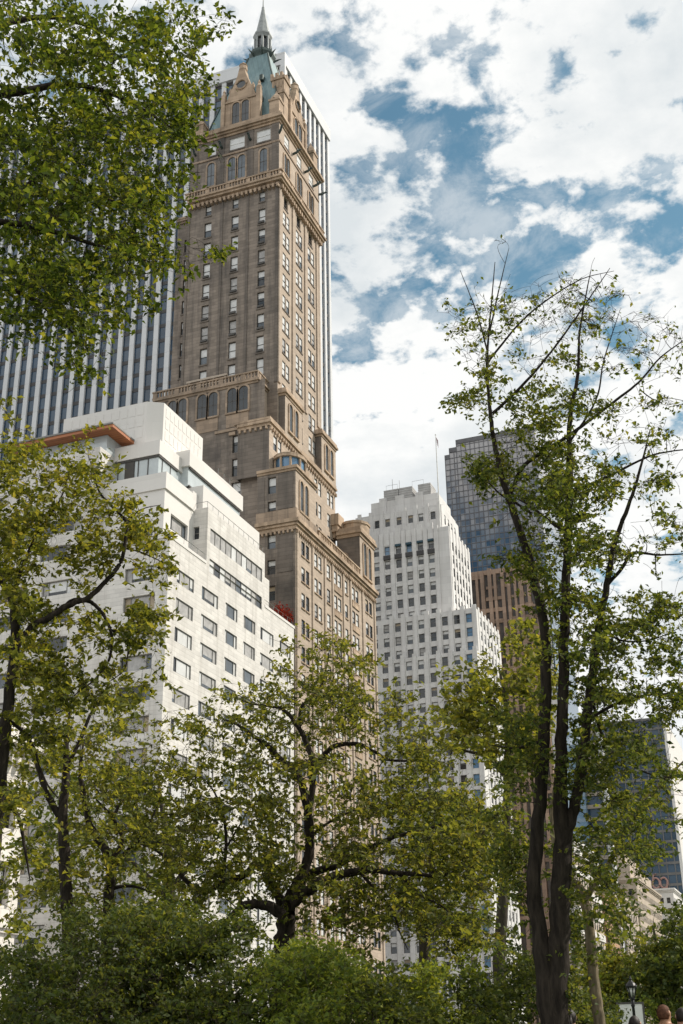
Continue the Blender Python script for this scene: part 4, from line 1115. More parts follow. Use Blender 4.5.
# --- tree at the left edge with the curved limb
D = 13.0
tp = at(-10, 860, D)
limbs = [
 ([(tp[0],tp[1],-.1,0)]+P_(D,(-14,1000),(-8,860),(2,760),(9,700),(15,640),(13,604),(2,582),(-14,560),(-20,520)), [.17,.15,.135,.12,.10,.085,.075,.06,.045,.02]),
 (P_(D-.3,(13,650),(31,628),(48,618),(62,609),(76,602),(88,598),(106,581),(117,568),(123,556),(126,534),(126,522),(118,512),(103,497),(97,486),(93,470),(88,455)), [.07,.066,.062,.058,.054,.05,.046,.042,.038,.035,.031,.028,.022,.017,.012,.006]),
 (P_(D-.2,(62,609),(72,601),(84,600),(95,605),(106,619),(112,637),(111,652),(106,666),(94,680),(81,690),(66,702)), [.042,.04,.038,.036,.033,.03,.026,.022,.018,.013,.006]),
 (P_(D-.2,(110,630),(118,632),(124,638),(128,648),(127,660),(124,670),(112,680),(97,688)), [.024,.022,.02,.018,.015,.012,.009,.005]),
 (P_(D,(123,548),(140,552),(158,560),(176,570)), [.018,.014,.01,.005]),
 (P_(D,(126,525),(140,510),(160,505)), [.016,.012,.005]),
 (P_(D,(12,600),(25,560),(40,530),(60,500),(70,470)), [.04,.033,.025,.017,.006]),
 (P_(D,(5,800),(18,815),(25,850),(30,880)), [.05,.04,.028,.01]),
 (P_(D,(9,720),(30,740),(45,780),(60,800)), [.04,.03,.02,.008]),
]
ck = [(40,480,D,60,40,1.2,260,1.0),(85,470,D,35,25,1,100,.9),(20,540,D,40,45,1.2,190,1.1),(70,530,D,40,30,1,110,.8),(125,520,D,28,28,.9,110,1.0),(155,540,D,22,22,.8,60,.8),(90,560,D,30,22,.9,100,1.0),(160,572,D,22,12,.7,40,.8),
 (145,622,D,24,22,.8,90,1.2),(110,640,D,40,25,1,90,.9),(25,610,D,30,30,1.1,120,1.1),(40,665,D,45,35,1.2,200,1.0),(85,690,D,50,30,1.2,170,.8),(120,680,D,30,25,1,70,.7),(30,730,D,40,40,1.2,140,.9),(15,800,D,26,45,1.1,80,.9),(16,900,D,20,50,1.1,60,.9),(10,540,D,20,120,1,60,1.1)]
tree('curved_limb_tree', 'yellow green tree at the left edge with one long curved dark limb', 'tree', (tp[0], tp[1], 0), limbs, ck, M['leaf_yellow'], .068, M['bark_dark'], per=6.0, rs=.6, spread=.08, twig_r=.005, bare=.5)

# --- overhanging crown, upper left
D = 11.5
tp = at(-330, 900, D+1.5)
limbs = [
 ([(tp[0],tp[1],-.1,0)]+P_(D+1.5,(-330,800),(-310,500),(-290,250)), [.34,.3,.25,.2]),
 (P_(D+1,(-300,330),(-180,140),(-90,60),(0,25),(60,18),(120,40),(165,60)), [.16,.13,.10,.075,.05,.03,.01]),
 (P_(D,(-300,380),(-160,190),(-60,110),(20,92),(75,85),(125,100),(175,130)), [.16,.13,.10,.075,.055,.035,.01]),
 (P_(D-.5,(-305,430),(-160,290),(-60,230),(0,222),(55,232),(105,248),(150,262)), [.15,.12,.09,.06,.045,.03,.01]),
 (P_(D+.5,(-305,400),(-150,250),(-40,215),(20,190),(60,160),(85,125),(120,80)), [.14,.11,.08,.06,.045,.03,.01]),
 (P_(D,(-305,460),(-160,350),(-60,300),(10,290),(60,320),(85,350)), [.13,.1,.07,.045,.028,.008]),
 (P_(D,(30,195),(70,197),(110,200),(150,215)), [.04,.03,.02,.007]),
 (P_(D+.5,(105,105),(125,130),(145,155)), [.03,.02,.007]),
]
ck = [(30,40,D,70,50,2.2,260,1.2),(110,40,D,60,45,2,250,1.1),(170,35,D,38,40,1.6,150,.85),(195,65,D,20,40,1.3,60,.65),(40,120,D,70,50,2.2,320,1.3),(115,115,D,55,45,2,250,1.2),(165,120,D,35,45,1.6,170,1.1),
 (30,200,D,60,45,2.2,280,1.3),(95,190,D,55,40,2,240,1.2),(145,190,D,38,38,1.6,160,1.1),(180,180,D,14,25,1,30,.8),(40,265,D,60,30,2,230,1.2),(105,250,D,50,30,1.8,180,1.1),(150,250,D,32,35,1.4,90,.9),(170,260,D,18,30,1,30,.7),(30,310,D,50,25,1.6,110,.9),(85,310,D,35,30,1.4,100,.9),(80,350,D,22,28,1.1,55,.8),(130,300,D,25,25,1.1,40,.7),(55,290,D,80,25,1.6,100,.8)]
tree('overhanging_tree', 'backlit green crown reaching in from the upper left corner', 'tree', (tp[0], tp[1], 0), limbs, ck, M['leaf_back'], .068, M['bark_dark'], per=7.4, rs=.6, spread=.09, twig_r=.006)

# --- slender tree behind, lower left
D = 21.0
tp = at(68, 930, D)
limbs = [
 ([(tp[0],tp[1],-.1,0)]+P_(D,(69,990),(68,930),(65,870),(63,815),(66,775),(66,745),(70,710)), [.17,.16,.15,.135,.12,.09,.07,.02]),
 (P_(D,(63,822),(50,800),(45,790),(38,768),(30,746),(24,730)), [.09,.08,.07,.055,.04,.012]),
 (P_(D,(46,793),(35,797),(22,812)), [.035,.025,.008]),
 (P_(D,(66,770),(80,740),(95,705),(110,690)), [.06,.05,.035,.012]),
]
ck = [(70,745,D,50,35,2,160,1.0),(40,780,D,35,35,2,100,1.0),(70,700,D,40,25,1.8,80,.8),(95,800,D,40,40,2,150,1.0),(50,860,D,40,40,2,150,1.0),(100,860,D,40,35,2,130,1.0)]
tree('slender_tree', 'slender dark trunk with forked top and thin yellow leaves, lower left', 'tree', (tp[0], tp[1], 0), limbs, ck, M['leaf_yellow'], .09, M['bark_dark'], per=4.4, rs=.7, spread=.11, twig_r=.007)
D = 22.5
tp = at(108, 905, D)
limbs = [
 ([(tp[0],tp[1],-.1,0)]+P_(D,(107,960),(108,905),(111,868),(105,850),(90,826),(84,795),(80,771),(84,740)), [.17,.15,.14,.125,.11,.09,.075,.05,.015]),
 (P_(D,(110,862),(122,842),(117,826),(108,812),(95,798)), [.07,.06,.05,.04,.015]),
 (P_(D,(114,865),(130,848),(145,832),(160,800)), [.07,.055,.04,.012]),
 (P_(D,(108,890),(125,886),(140,888),(152,893)), [.05,.045,.03,.01]),
 (P_(D,(112,820),(125,790),(130,760)), [.05,.035,.01]),
]
ck = [(110,755,D,50,40,2,190,1.0),(150,775,D,40,40,2,140,.9),(120,820,D,50,40,2,190,1.1),(160,860,D,40,35,2,140,1.1),(120,720,D,40,25,2,90,.7),(90,900,D,50,30,2,120,1.0)]
tree('leaning_tree', 'crooked dark tree with dense olive twigs between the slender and the broad tree', 'tree', (tp[0], tp[1], 0), limbs, ck, M['leaf_olive'], .09, M['bark_dark'], per=4.4, rs=.7, spread=.12, twig_r=.007)

D = 30.0
tp = at(165, 950, D)
limbs = [
 ([(tp[0],tp[1],-.1,0)]+P_(D,(165,980),(166,930),(170,880),(165,830),(158,780)), [.22,.2,.17,.12,.03]),
 (P_(D,(168,900),(140,870),(110,850),(80,840)), [.11,.09,.06,.015]),
 (P_(D,(169,890),(195,860),(220,835)), [.1,.07,.015]), (P_(D,(167,850),(130,810),(110,780)), [.08,.06,.015]),
]
ck = [(70,830,D,55,50,3,143,1.1),(55,880,D,35,50,3,70,1.0),(130,800,D,55,45,3,132,1.0),(140,870,D,60,45,3,143,1.1),(210,850,D,50,45,3,110,.9),(60,780,D,40,40,3,77,.9),(200,900,D,50,30,3,130,1.0)]
tree('background_tree', 'dense olive tree behind the crooked dark tree on the left', 'tree', (tp[0], tp[1], 0), limbs, ck, M['leaf_mid'], .15, M['bark_grey'], per=5.0, rs=.75, spread=.17, twig_r=.009)

# --- yellow green tree behind, right of centre
D = 32.0
tp = at(500, 930, D)
limbs = [
 ([(tp[0],tp[1],-.1,0)]+P_(D,(500,980),(503,900),(506,830),(508,760),(505,700),(498,665)), [.24,.22,.19,.16,.13,.08,.02]),
 (P_(D,(507,780),(490,758),(470,752),(440,745)), [.09,.075,.05,.015]),
 (P_(D,(508,770),(520,752),(536,750)), [.06,.045,.015]),
 (P_(D,(506,720),(485,700),(465,685)), [.08,.06,.015]),
 (P_(D,(505,840),(480,815),(455,800)), [.08,.06,.015]),
]
ck = [(465,715,D,30,28,2.5,170,1.2),(470,690,D,25,25,2,90,1.1),(500,690,D,32,40,2.5,170,1.1),(530,660,D,20,40,2,90,1.1),(500,745,D,32,30,2.5,130,1.1),(535,720,D,18,40,2,80,1.1),(470,750,D,25,18,2,60,1.0),(518,650,D,15,30,2,50,1.0),(500,820,D,30,30,2.5,90,.9)]
tree('background_tree', 'bright yellow green tree in front of the pale stepped building', 'tree', (tp[0], tp[1], 0), limbs, ck, M['leaf_yellow'], .17, M['bark_grey'], per=5.0, rs=.75, spread=.17, twig_r=.009)
D = 29.0
tp = at(425, 960, D)
limbs = [
 ([(tp[0],tp[1],-.1,0)]+P_(D,(425,980),(425,930),(432,880),(430,840),(425,800)), [.2,.18,.16,.12,.08,.02]),
 (P_(D,(430,880),(450,860),(475,850)), [.08,.06,.015]),(P_(D,(431,870),(412,850),(395,842)), [.08,.06,.015]),(P_(D,(428,910),(450,905),(480,910)), [.06,.05,.015]),
]
ck = [(440,810,D,50,30,2.5,170,1.2),(430,850,D,55,40,2.5,200,1.2),(470,860,D,35,45,2.5,130,1.2),(440,910,D,50,35,2.5,150,1.1),(475,930,D,30,30,2,80,1.0)]
tree('background_tree', 'mid green bushy tree behind the right half of the broad central tree', 'tree', (tp[0], tp[1], 0), limbs, ck, M['leaf_mid'], .16, M['bark_grey'], per=5.0, rs=.75, spread=.17, twig_r=.009)

# --- pale leaning trunk behind the three stems
D = 20.0
tp = at(599, 1020, D)
limbs = [
 ([(tp[0],tp[1],-.1,0)]+P_(D,(600,1030),(594,983),(591,944),(585,903),(579,887),(571,880),(560,860),(552,830),(553,790)), [.11,.10,.095,.09,.085,.08,.07,.06,.045,.015]),
 (P_(D,(585,902),(592,888),(602,876),(612,858),(619,842),(632,815),(655,790),(690,755)), [.06,.055,.05,.046,.042,.036,.026,.012]),
]
ck = [(600,900,D,30,35,1.6,90,.9),(620,830,D,35,30,1.6,80,.9),(660,790,D,30,25,1.5,60,.9),(580,950,D,12,40,1.2,50,1.0),(570,850,D,25,30,1.5,60,.9),(612,920,D,22,25,1.4,60,.9)]
tree('slanting_tree', 'thin pale trunk bending left behind the tall dark stems', 'tree', (tp[0], tp[1], 0), limbs, ck, M['leaf_mid'], .10, M['bark_pale'], per=7, rs=.9, spread=.10, twig_r=.006)

# --- trees beyond, right
for (px, py, D, w, h, lab, lm) in [(655,975,54,38,55,'dense green tree behind the lamp post at the right edge','leaf_mid'),(608,985,56,28,40,'loose yellow green tree behind the lamp post, nearest the dark stems','leaf_yellow'),(690,960,52,22,60,'dark green tree cut by the right edge of the view','leaf_dark')]:
    tp = at(px, 1000, D)
    limbs = [([(tp[0],tp[1],-.1,0)]+P_(D,(px,1000),(px+3,960),(px-2,925)), [.16,.14,.1,.03]), (P_(D,(px,985),(px-18,960)), [.07,.015]), (P_(D,(px,985),(px+18,955)), [.07,.015])]
    ck = [(px,py,D,w,h,3,420,1.2),(px+w*.3,py-h*.45,D,w*.6,h*.4,2.5,120,1.0),(px-w*.4,py+h*.3,D,w*.7,h*.5,2.5,160,1.1)]
    tree('background_tree', lab, 'tree', (tp[0], tp[1], 0), limbs, ck, M[lm], .2, M['bark_grey'], per=9, rs=.9, spread=.18, twig_r=.008)

# --- shrubs along the bottom
def shrub(px, top, D, w, label, leaf, n=420, lsize=.10, mul=1.2, name='shrub'):
    tp = at(px, 1000, D); base = (tp[0], tp[1], 0)
    zt = at(px, top, D)[2]; pw = w
    limbs = []
    for k in range(6):
        a = k/6*6.283; r = .2
        e = at(px+pw*.55*math.cos(a), top+30+25*rng.random(), D+1.0*math.sin(a))
        limbs.append(([(tp[0]+.12*math.cos(a),tp[1]+.12*math.sin(a),-.05,0),((tp[0]*.6+e[0]*.4),(tp[1]*.6+e[1]*.4),e[2]*.5,0),(e[0],e[1],e[2],0)], [.05,.035,.01]))
    bot = 1075
    ck = [(px,(top+bot)/2+12,D,pw,(bot-top)/2-6,2.2,n,mul)]
    for _ in range(6): ck.append((px+rng.uniform(-.8,.8)*pw, top+rng.uniform(-8,28), D+rng.uniform(-.8,.8), pw*.3, 14, 1.2, n//14, mul))
    return tree(name, label, 'shrub', base, limbs, ck, M[leaf], lsize, M['bark_grey'], per=13, rs=1, spread=.11, twig_r=.005, clumpy=.6)
for a in [
 (25,965,17.5,45,'dark shrub in the lower left corner below the clubhouse','leaf_dark',420,0.068),
 (92,930,18.5,52,'tall dark shrub under the slender and crooked trunks','leaf_dark',700,0.060),
 (150,905,20,40,'tallest dark mottled shrub left of the broad tree trunk','leaf_mid',700,0.076),
 (212,938,19,48,'dark glossy shrub beside the bright rounded shrub','leaf_dark',760,0.072),
 (302,950,18,52,'bright green rounded shrub in front of the broad tree trunk','leaf_shrub',820,0.068),
 (385,985,19,45,'low dark shrub right of the bright rounded shrub','leaf_dark',400,0.072),
 (440,978,21,42,'mid green low shrub between two dark shrubs','leaf_shrub',400,0.080),
 (500,972,20,40,'leafy dark green shrub left of the tall tree stems','leaf_dark',440,0.076),
 (350,975,25,40,'shaded shrub behind the bright rounded shrub','leaf_mid',260,0.096),
 (588,1000,24,30,'small shrub at the foot of the thin pale trunk','leaf_dark',200,0.088),
 (660,1012,50,45,'low green shrub behind the people at the right','leaf_shrub',300,0.104)]:
    shrub(*a[:6], n=a[6], lsize=a[7])
# climbing plants at the foot of the pale building, red planting on the white roof
q = atx(283, 628, -57.9)
rp = empty('roof_shrub', (q[0], q[1], 49.6), 'small red leaved shrub on the white building terrace against the brown brick', 'shrub')
C = rng.normal(0, 1, (900, 3))*np.array([.5, 1.3, .55])+np.array([q[0], q[1]+.2, 50.6]); C[:, 0] = np.minimum(C[:, 0], -57.2); C[:, 1] = np.minimum(C[:, 1], 132.6); C[:, 2] = np.maximum(C[:, 2], 49.75)
leaves_mesh('crown', C, .3, M['leaf_red'], rp, np.array([q[0], q[1], 49.6]))
t_ = Tubes()
for k in range(5): t_.add(np.array([[q[0]-.5+.2*k, q[1]-.6+.4*k, 49.6],[q[0]-.5+.2*k, q[1]-.6+.4*k+.1, 50.6]]), [.04,.02], 5)
t_.build('stems', M['bark_grey'], rp, np.array([q[0], q[1], 49.6]))

# ================================================================== SMALL THINGS
# park lamp post
q = atz(630, 976, 3.25); lx, ly = q[0], q[1]
LZ = 3.25/3.55
lp = empty('lamp_post', (lx, ly, 0), 'black iron park lamp post with a bell shaped glass lantern', 'lamp post')
b = MB(); b.lathe(lx, ly, [(.24,0),(.24,.12),(.17,.2),(.15,.7),(.10,.85),(.065,1.0),(.05,2.55),(.075,2.6),(.05,2.66),(.065,2.82)], 10); b.build('post', M['black_iron'], lp, True)
b = MB()
for i in range(6):
    t = i*math.pi/3
    b.tube([(lx+.08*math.cos(t),ly+.08*math.sin(t),2.84),(lx+.155*math.cos(t),ly+.155*math.sin(t),3.18)], .02, 4)
b.lathe(lx, ly, [(.09,2.80),(.09,2.85),(.05,2.87)], 8)
b.lathe(lx, ly, [(.19,3.17),(.20,3.22),(.14,3.32),(.08,3.37),(.04,3.41),(.05,3.45),(.012,3.55)], 10)
for i in range(6):
    t = i*math.pi/3+.5; b.tube([(lx+.18*math.cos(t),ly+.18*math.sin(t),3.19),(lx+.21*math.cos(t),ly+.21*math.sin(t),3.3)], [.02,.005], 4)
b.build('lantern_frame', M['black_iron'], lp)
b = MB(); b.lathe(lx, ly, [(.06,2.86),(.135,3.165)], 12); b.build('lantern_glass', plain('frosted_lantern_glass', (.5,.5,.46), .25, 0, .05, 3, .6), lp, True)
lp.scale = (LZ, LZ, LZ)
# blank white notice board
D = 46.0
c0 = at(631, 1012, D); rv = np.array([RT[0], RT[1], 0]); rv /= np.linalg.norm(rv)
z0, z1 = at(631, 1030, D)[2], at(631, 1004, D)[2]; hw = .40
sg = empty('notice_board', (c0[0], c0[1], 0), 'white notice board in a dark frame behind the lamp post', 'sign')
def obox(b, u0, u1, d0, d1, z0, z1):
    nv = np.array([-rv[1], rv[0], 0])
    P = lambda u, d, z: tuple(c0[:2]+rv[:2]*u+nv[:2]*d)+(z,)
    n = len(b.v); b.v += [P(u0,d0,z0),P(u1,d0,z0),P(u1,d1,z0),P(u0,d1,z0),P(u0,d0,z1),P(u1,d0,z1),P(u1,d1,z1),P(u0,d1,z1)]
    for f in ((0,3,2,1),(4,5,6,7),(0,1,5,4),(1,2,6,5),(2,3,7,6),(3,0,4,7)): b.f.append(tuple(n+i for i in f)); b.m.append(0)
b = MB(); obox(b, -hw, hw, 0, .03, z0, z1); b.build('board', M['frame_white'], sg)
b = MB(); f = .06
obox(b, -hw-f, -hw, -.02, .04, z0-f, z1+f); obox(b, hw, hw+f, -.02, .04, z0-f, z1+f); obox(b, -hw, hw, -.02, .04, z1, z1+f); obox(b, -hw, hw, -.02, .04, z0-f, z0); b.build('frame', M['frame_dark'], sg)
b = MB(); obox(b, -.2, -.13, .031, .08, 0, z0+.1); obox(b, .13, .2, .031, .08, 0, z0+.1); b.build('leg', M['frame_dark'], sg)

# ------------------------------------------------------------------ people on the path
def skin_obj(name, verts, edges, radii, mat, parent, root=0, sub=2):
    me = bpy.data.meshes.new(name); me.from_pydata(verts, edges, [])
    o = bpy.data.objects.new(name, me); col.objects.link(o); o.parent = parent
    o.modifiers.new('skin', 'SKIN'); me.skin_vertices.new(name='') if not me.skin_vertices else None
    for i, r in enumerate(radii):
        sv = me.skin_vertices[0].data[i]; sv.radius = (r, r) if not hasattr(r, '__len__') else r
        sv.use_root = (i == root)
    s = o.modifiers.new('sub', 'SUBSURF'); s.levels = sub; s.render_levels = sub
    o.modifiers['skin'].use_smooth_shade = True
    me.materials.append(mat)
    return o
skinm = plain('skin', (.42, .24, .16), .55, 0, .08, 8)
skin2 = plain('tanned_skin', (.36, .19, .11), .55, 0, .08, 8)
def person(px, ytop, hh, label, hair, top, skin, face=0.0, bald=False, ponytail=False):
    q = atz(px, ytop, hh); s = hh/1.75
    root = empty('person', (q[0], q[1], 0), label, 'person', 'people walking by below the trees'); root.rotation_euler = (0, 0, face+math.pi)
    V = [(0,0,.95),(0,.01,1.12),(0,.0,1.32),(0,.0,1.45),(0,-.005,1.53),(0,-.01,1.585),(0,-.015,1.645),(0,-.01,1.70),
         (.17,0,1.42),(.235,.02,1.16),(.25,-.06,.92),(.25,-.09,.83),
         (-.17,0,1.42),(-.235,.02,1.16),(-.25,-.06,.92),(-.25,-.09,.83),
         (.095,0,.88),(.10,-.02,.50),(.10,.03,.09),(.10,-.11,.04),
         (-.095,0,.88),(-.10,-.02,.50),(-.10,.03,.09),(-.10,-.11,.04)]
    E_ = [(0,1),(1,2),(2,3),(3,4),(4,5),(5,6),(6,7),(3,8),(8,9),(9,10),(10,11),(3,12),(12,13),(13,14),(14,15),(0,16),(16,17),(17,18),(18,19),(0,20),(20,21),(21,22),(22,23)]
    Rd = [.14,.125,.145,.10,.06,.085,.095,.07,.06,.046,.036,.04,.06,.046,.036,.04,.085,.062,.045,.04,.085,.062,.045,.04]
    V = [tuple(c*s for c in v) for v in V]
    skin_obj('body', V, E_, [r*s for r in Rd], skin, root)
    # face: nose, ears, eyes, mouth on the front (-Y) side
    b = MB()
    b.rings([[(-.014*s,-.085*s,1.60*s),(.014*s,-.085*s,1.60*s),(.01*s,-.08*s,1.65*s),(-.01*s,-.08*s,1.65*s)],[(-.008*s,-.115*s,1.605*s),(.008*s,-.115*s,1.605*s),(.004*s,-.09*s,1.645*s),(-.004*s,-.09*s,1.645*s)]])
    for e in (-1, 1): b.lathe(e*.082*s, 0, [(.008*s,1.60*s),(.02*s,1.62*s),(.024*s,1.645*s),(.012*s,1.665*s)], 6)
    b.build('face', skin, None, True).parent = root
    b = MB()
    for e in (-1, 1): b.lathe(e*.03*s, -.083*s, [(.004*s,1.632*s),(.011*s,1.638*s),(.004*s,1.645*s)], 6)
    b.box(-.022*s,.022*s,-.092*s,-.082*s,1.572*s,1.578*s)
    b.build('eyes_and_mouth', M['frame_dark'], None).parent = root
    # clothes: jacket and trousers as loose shells
    jv = [0,1,2,3,4,8,9,10,12,13,14]; mp = {k: i for i, k in enumerate(jv)}
    je = [(mp[a], mp[c]) for a, c in E_ if a in mp and c in mp]
    skin_obj('jacket', [V[k] for k in jv], je, [(Rd[k]+.022)*s for k in jv], top, root)
    tv = [0,16,17,18,20,21,22]; mp = {k: i for i, k in enumerate(tv)}
    te = [(mp[a], mp[c]) for a, c in E_ if a in mp and c in mp]
    skin_obj('trousers', [V[k] for k in tv], te, [(Rd[k]+.018)*s for k in tv], M['frame_dark'], root)
    if hair is not None:
        b = MB(); rs = []
        for th in np.linspace(.02, 2.25, 10):
            ring = []
            for a in np.linspace(0, 2*math.pi, 17)[:-1]:
                front = max(0, -math.sin(a)); z = 1.64+.118*math.cos(th)
                k = 1.0
                if front > .25 and z < 1.70: k = .80
                if bald and z > 1.66: k = .9
                ring.append((.092*math.sin(th)*math.cos(a)*k*s, (.006+.108*math.sin(th)*math.sin(a)*k)*s, z*s))
            rs.append(ring)
        rs = rs[::-1]
        b.rings(rs)
        if ponytail: b.tube([(0,.10*s,1.66*s),(0,.14*s,1.58*s),(0,.13*s,1.42*s)], [.03*s,.035*s,.012*s], 7)
        b.build('hair', hair, None, True).parent = root
    return root
hair_d = plain('dark_brown_hair', (.018,.012,.009), .6, 0, .3, 20); hair_b = plain('brown_hair', (.07,.035,.018), .6, 0, .3, 20); hair_r = plain('auburn_hair', (.09,.038,.02), .75, 0, .5, 45, .2)
person(552, 1018, 1.52, 'person with brown hair standing below the tall dark stems', hair_b, plain('grey_jacket', (.1,.1,.11)), skinm, .4)
person(569, 1009, 1.60, 'person with very dark hair and an orange hair clip near the thin pale trunk', hair_d, plain('dark_jacket', (.03,.03,.035)), skinm, .2, ponytail=True)
person(634, 1016, 1.54, 'person with dark hair in front of the white notice board', hair_d, plain('green_jacket', (.05,.07,.05)), skinm, -.1)
person(663, 1005, 1.63, 'person with short auburn hair lit from the right', hair_r, plain('rust_jacket', (.22,.08,.04)), skin2, -.5)
person(681, 1008, 1.61, 'person with black hair cut by the right edge of the view', hair_d, plain('navy_jacket', (.02,.025,.045)), skinm, .3)
q = atz(566, 1014, 1.56)
b = MB(); b.tube([(q[0]-.05,q[1]-.13,1.55),(q[0]-.01,q[1]-.15,1.58),(q[0]+.04,q[1]-.13,1.56)], [.022,.03,.02], 6)
tag(b.build('hair_clip', plain('orange_clip', (.5,.13,.06), .5)), 'small orange hair clip in very dark hair near the pale trunk', 'hair clip')

# ------------------------------------------------------------------ ground
def flat(name, x0, x1, y0, y1, z, mat):
    b = MB(); b.poly([(x0,y0,z),(x1,y0,z),(x1,y1,z),(x0,y1,z)]); return tag(b.build(name, mat), kind='structure')
M['grass'] = plain('park_grass', (.045,.075,.02), .95, 0, .4, .6); M['asphalt'] = plain('asphalt', (.05,.05,.052), .9, 0, .15, 1)
M['paving'] = plain('concrete_paving', (.30,.29,.27), .9, 0, .15, 1)
flat('ground', -3000, 3000, -3000, 3000, -.12, plain('city_ground', (.18,.175,.165), .95, 0, .2, .05))
flat('lawn', -31, 120, -60, 560, -.02, M['grass'])
flat('avenue', -49, -34, -200, 800, -.06, M['asphalt'])
def slab(name, x0, x1, y0, y1, z0, z1, mat):
    b = MB(); b.box(x0, x1, y0, y1, z0, z1); return tag(b.build(name, mat), kind='structure')
slab('pavement', -57, -49, -200, 96, -.12, .06, M['paving']); slab('pavement', -57, -49, 100.5, 800, -.12, .06, M['paving']); slab('pavement', -34, -31, -200, 800, -.12, .06, M['paving'])
b = MB()
for k in range(100): b.poly([(-41.6,-200+9*k,-.055),(-41.45,-200+9*k,-.055),(-41.45,-196+9*k,-.055),(-41.6,-196+9*k,-.055)])
tag(b.build('lane_marking', M['frame_white']), kind='structure')
b = MB(); L = [at(690, 1100, 12), at(600, 1090, 14), at(560, 1088, 16), at(480, 1090, 22)]
for (p, q2) in zip(L[:-1], L[1:]):
    dv = np.array([q2[0]-p[0], q2[1]-p[1]]); dv /= np.linalg.norm(dv); nv = np.array([-dv[1], dv[0]])*1.8
    b.poly([(p[0]-nv[0],p[1]-nv[1],-.012),(p[0]+nv[0],p[1]+nv[1],-.012),(q2[0]+nv[0],q2[1]+nv[1],-.012),(q2[0]-nv[0],q2[1]-nv[1],-.012)])
tag(b.build('path', M['asphalt']), kind='structure')

# ================================================================== LIGHT AND SKY
# sky openings: direction (through a view ray), angular size in milliradian-like units, depth
BLUE = [(480,225,85,.10),(430,180,60,.05),(575,55,35,.06),(650,210,45,.035),(400,340,50,.07),(355,330,50,.05),(600,350,60,.04),(360,75,40,.04),(450,120,60,.05),
        (540,130,70,-.05),(400,440,120,-.08),(640,90,80,-.05),(390,250,40,-.05)]
COV = (.412, .53); CL = (9.0, 13.0); SKYT = (.68, .95, .84, 1); EXPO = 0.4
SUN_EL, SUN_AZ = R(42), R(58)     # azimuth from the avenue direction (+Y) towards +X
sd = np.array([math.cos(SUN_EL)*math.sin(SUN_AZ), math.cos(SUN_EL)*math.cos(SUN_AZ), math.sin(SUN_EL)])
sl = bpy.data.lights.new('sun', 'SUN'); sl.energy = 3.6; sl.angle = R(.53); sl.color = (1, .93, .83)
so = bpy.data.objects.new('sun', sl); col.objects.link(so); so.location = (60, 60, 120)
so.rotation_euler = Vector(tuple(sd)).to_track_quat('Z', 'Y').to_euler()
w = bpy.data.worlds.new('World'); scene.world = w; w.use_nodes = True
n, l = w.node_tree.nodes, w.node_tree.links
bg = n['Background']; bg.inputs['Strength'].default_value = .1
sky = n.new('ShaderNodeTexSky'); sky.sky_type = 'NISHITA'; sky.sun_disc = False
sky.sun_elevation = SUN_EL; sky.sun_rotation = SUN_AZ; sky.altitude = 30; sky.air_density = 1.1; sky.dust_density = 1.4; sky.ozone_density = 2.0
tc = n.new('ShaderNodeTexCoord'); gen = tc.outputs['Generated']
def mt(op, a, b=None, clamp=False):
    m = n.new('ShaderNodeMath'); m.operation = op; m.use_clamp = clamp
    for i, q in enumerate((a, b)):
        if q is None: continue
        if isinstance(q, (int, float)): m.inputs[i].default_value = q
        else: l.new(q, m.inputs[i])
    return m.outputs[0]
def sm(v, a, b, lo=0, hi=1):
    m = n.new('ShaderNodeMapRange'); m.interpolation_type = 'SMOOTHSTEP'
    l.new(v, m.inputs['Value']); m.inputs['From Min'].default_value = a; m.inputs['From Max'].default_value = b
    m.inputs['To Min'].default_value = lo; m.inputs['To Max'].default_value = hi
    return m.outputs[0]
def dotv(vec):
    m = n.new('ShaderNodeVectorMath'); m.operation = 'DOT_PRODUCT'; l.new(gen, m.inputs[0]); m.inputs[1].default_value = tuple(vec); return m.outputs['Value']
sep = n.new('ShaderNodeSeparateXYZ'); l.new(gen, sep.inputs[0])
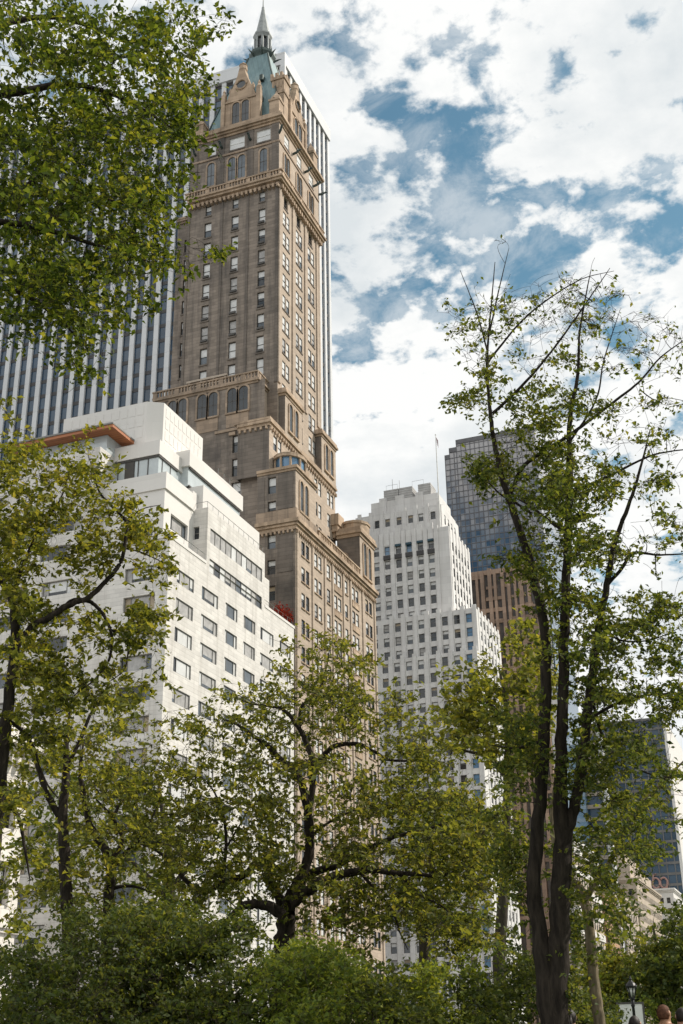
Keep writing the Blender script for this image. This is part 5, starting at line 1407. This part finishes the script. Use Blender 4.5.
# cloud deck seen on a flat layer overhead
zz = mt('ADD', mt('MAXIMUM', sep.outputs[2], 0.0), .22)
cmb = n.new('ShaderNodeCombineXYZ'); l.new(mt('DIVIDE', sep.outputs[0], zz), cmb.inputs[0]); l.new(mt('DIVIDE', sep.outputs[1], zz), cmb.inputs[1])
def noise(vec, sc, det, rough, dist=0, off=(0,0,0)):
    mp = n.new('ShaderNodeMapping'); mp.inputs['Location'].default_value = off; l.new(vec, mp.inputs[0])
    t = n.new('ShaderNodeTexNoise'); t.inputs['Scale'].default_value = sc; t.inputs['Detail'].default_value = det; t.inputs['Roughness'].default_value = rough; t.inputs['Distortion'].default_value = dist
    l.new(mp.outputs[0], t.inputs['Vector']); return t.outputs['Fac']
P0 = cmb.outputs[0]
big = noise(P0, 2.6, 3, .5, .0, (3.1,1.7,0)); med = noise(P0, 16.0, 9, .58, .1, (.4,5.2,0)); shade = noise(P0, 5.0, 7, .6, .1, (7.7,2.2,0))
field = mt('ADD', mt('MULTIPLY', big, .22), mt('MULTIPLY', med, .80))
for (px, py, rad, amt, *mir) in BLUE:
    d = ray(px, py); d = d/np.linalg.norm(d)
    if mir: d = d*np.array([1, -1, 1])
    c1 = math.cos(rad/FOC*1.0)
    field = mt('ADD', field, sm(dotv(d), 1-(1-c1)*2.2, 1.0, 0, -amt))
veil = mt('MULTIPLY', sm(noise(P0, 9.0, 8, .65, .4, (2.2,8.1,0)), .42, .68), .50)
field = mt('ADD', field, sm(sep.outputs[2], .62, .36, 0, .075))
cov = mt('MAXIMUM', sm(field, COV[0], COV[1]), veil)
csh = n.new('ShaderNodeValToRGB'); e = csh.color_ramp.elements
e[0].position = .33; e[0].color = (.62,.66,.68,1); e[1].position = .55; e[1].color = (.84,.845,.835,1)
l.new(shade, csh.inputs[0])
# unseen clouds behind the camera set brighter, as fill for the north faces
nb = sm(dotv((-.35,-.94,0)), -.2, .6, CL[0], CL[1])
cl = n.new('ShaderNodeVectorMath'); cl.operation = 'SCALE'; l.new(csh.outputs[0], cl.inputs[0]); l.new(nb, cl.inputs['Scale'])
tint = n.new('ShaderNodeMix'); tint.data_type = 'RGBA'; tint.blend_type = 'MULTIPLY'; tint.inputs[0].default_value = 1
l.new(sky.outputs[0], tint.inputs[6]); tint.inputs[7].default_value = SKYT
mx = n.new('ShaderNodeMix'); mx.data_type = 'RGBA'
l.new(cov, mx.inputs[0]); l.new(tint.outputs[2], mx.inputs[6]); l.new(cl.outputs[0], mx.inputs[7])
l.new(mx.outputs[2], bg.inputs['Color'])
scene.view_settings.view_transform = 'Standard'; scene.view_settings.look = 'None'
scene.view_settings.exposure = EXPO; scene.view_settings.gamma = 1
scene.render.engine = 'CYCLES'
scene.cycles.use_denoising = True
scene.cycles.max_bounces = 6; scene.cycles.diffuse_bounces = 3; scene.cycles.glossy_bounces = 3; scene.cycles.transmission_bounces = 4
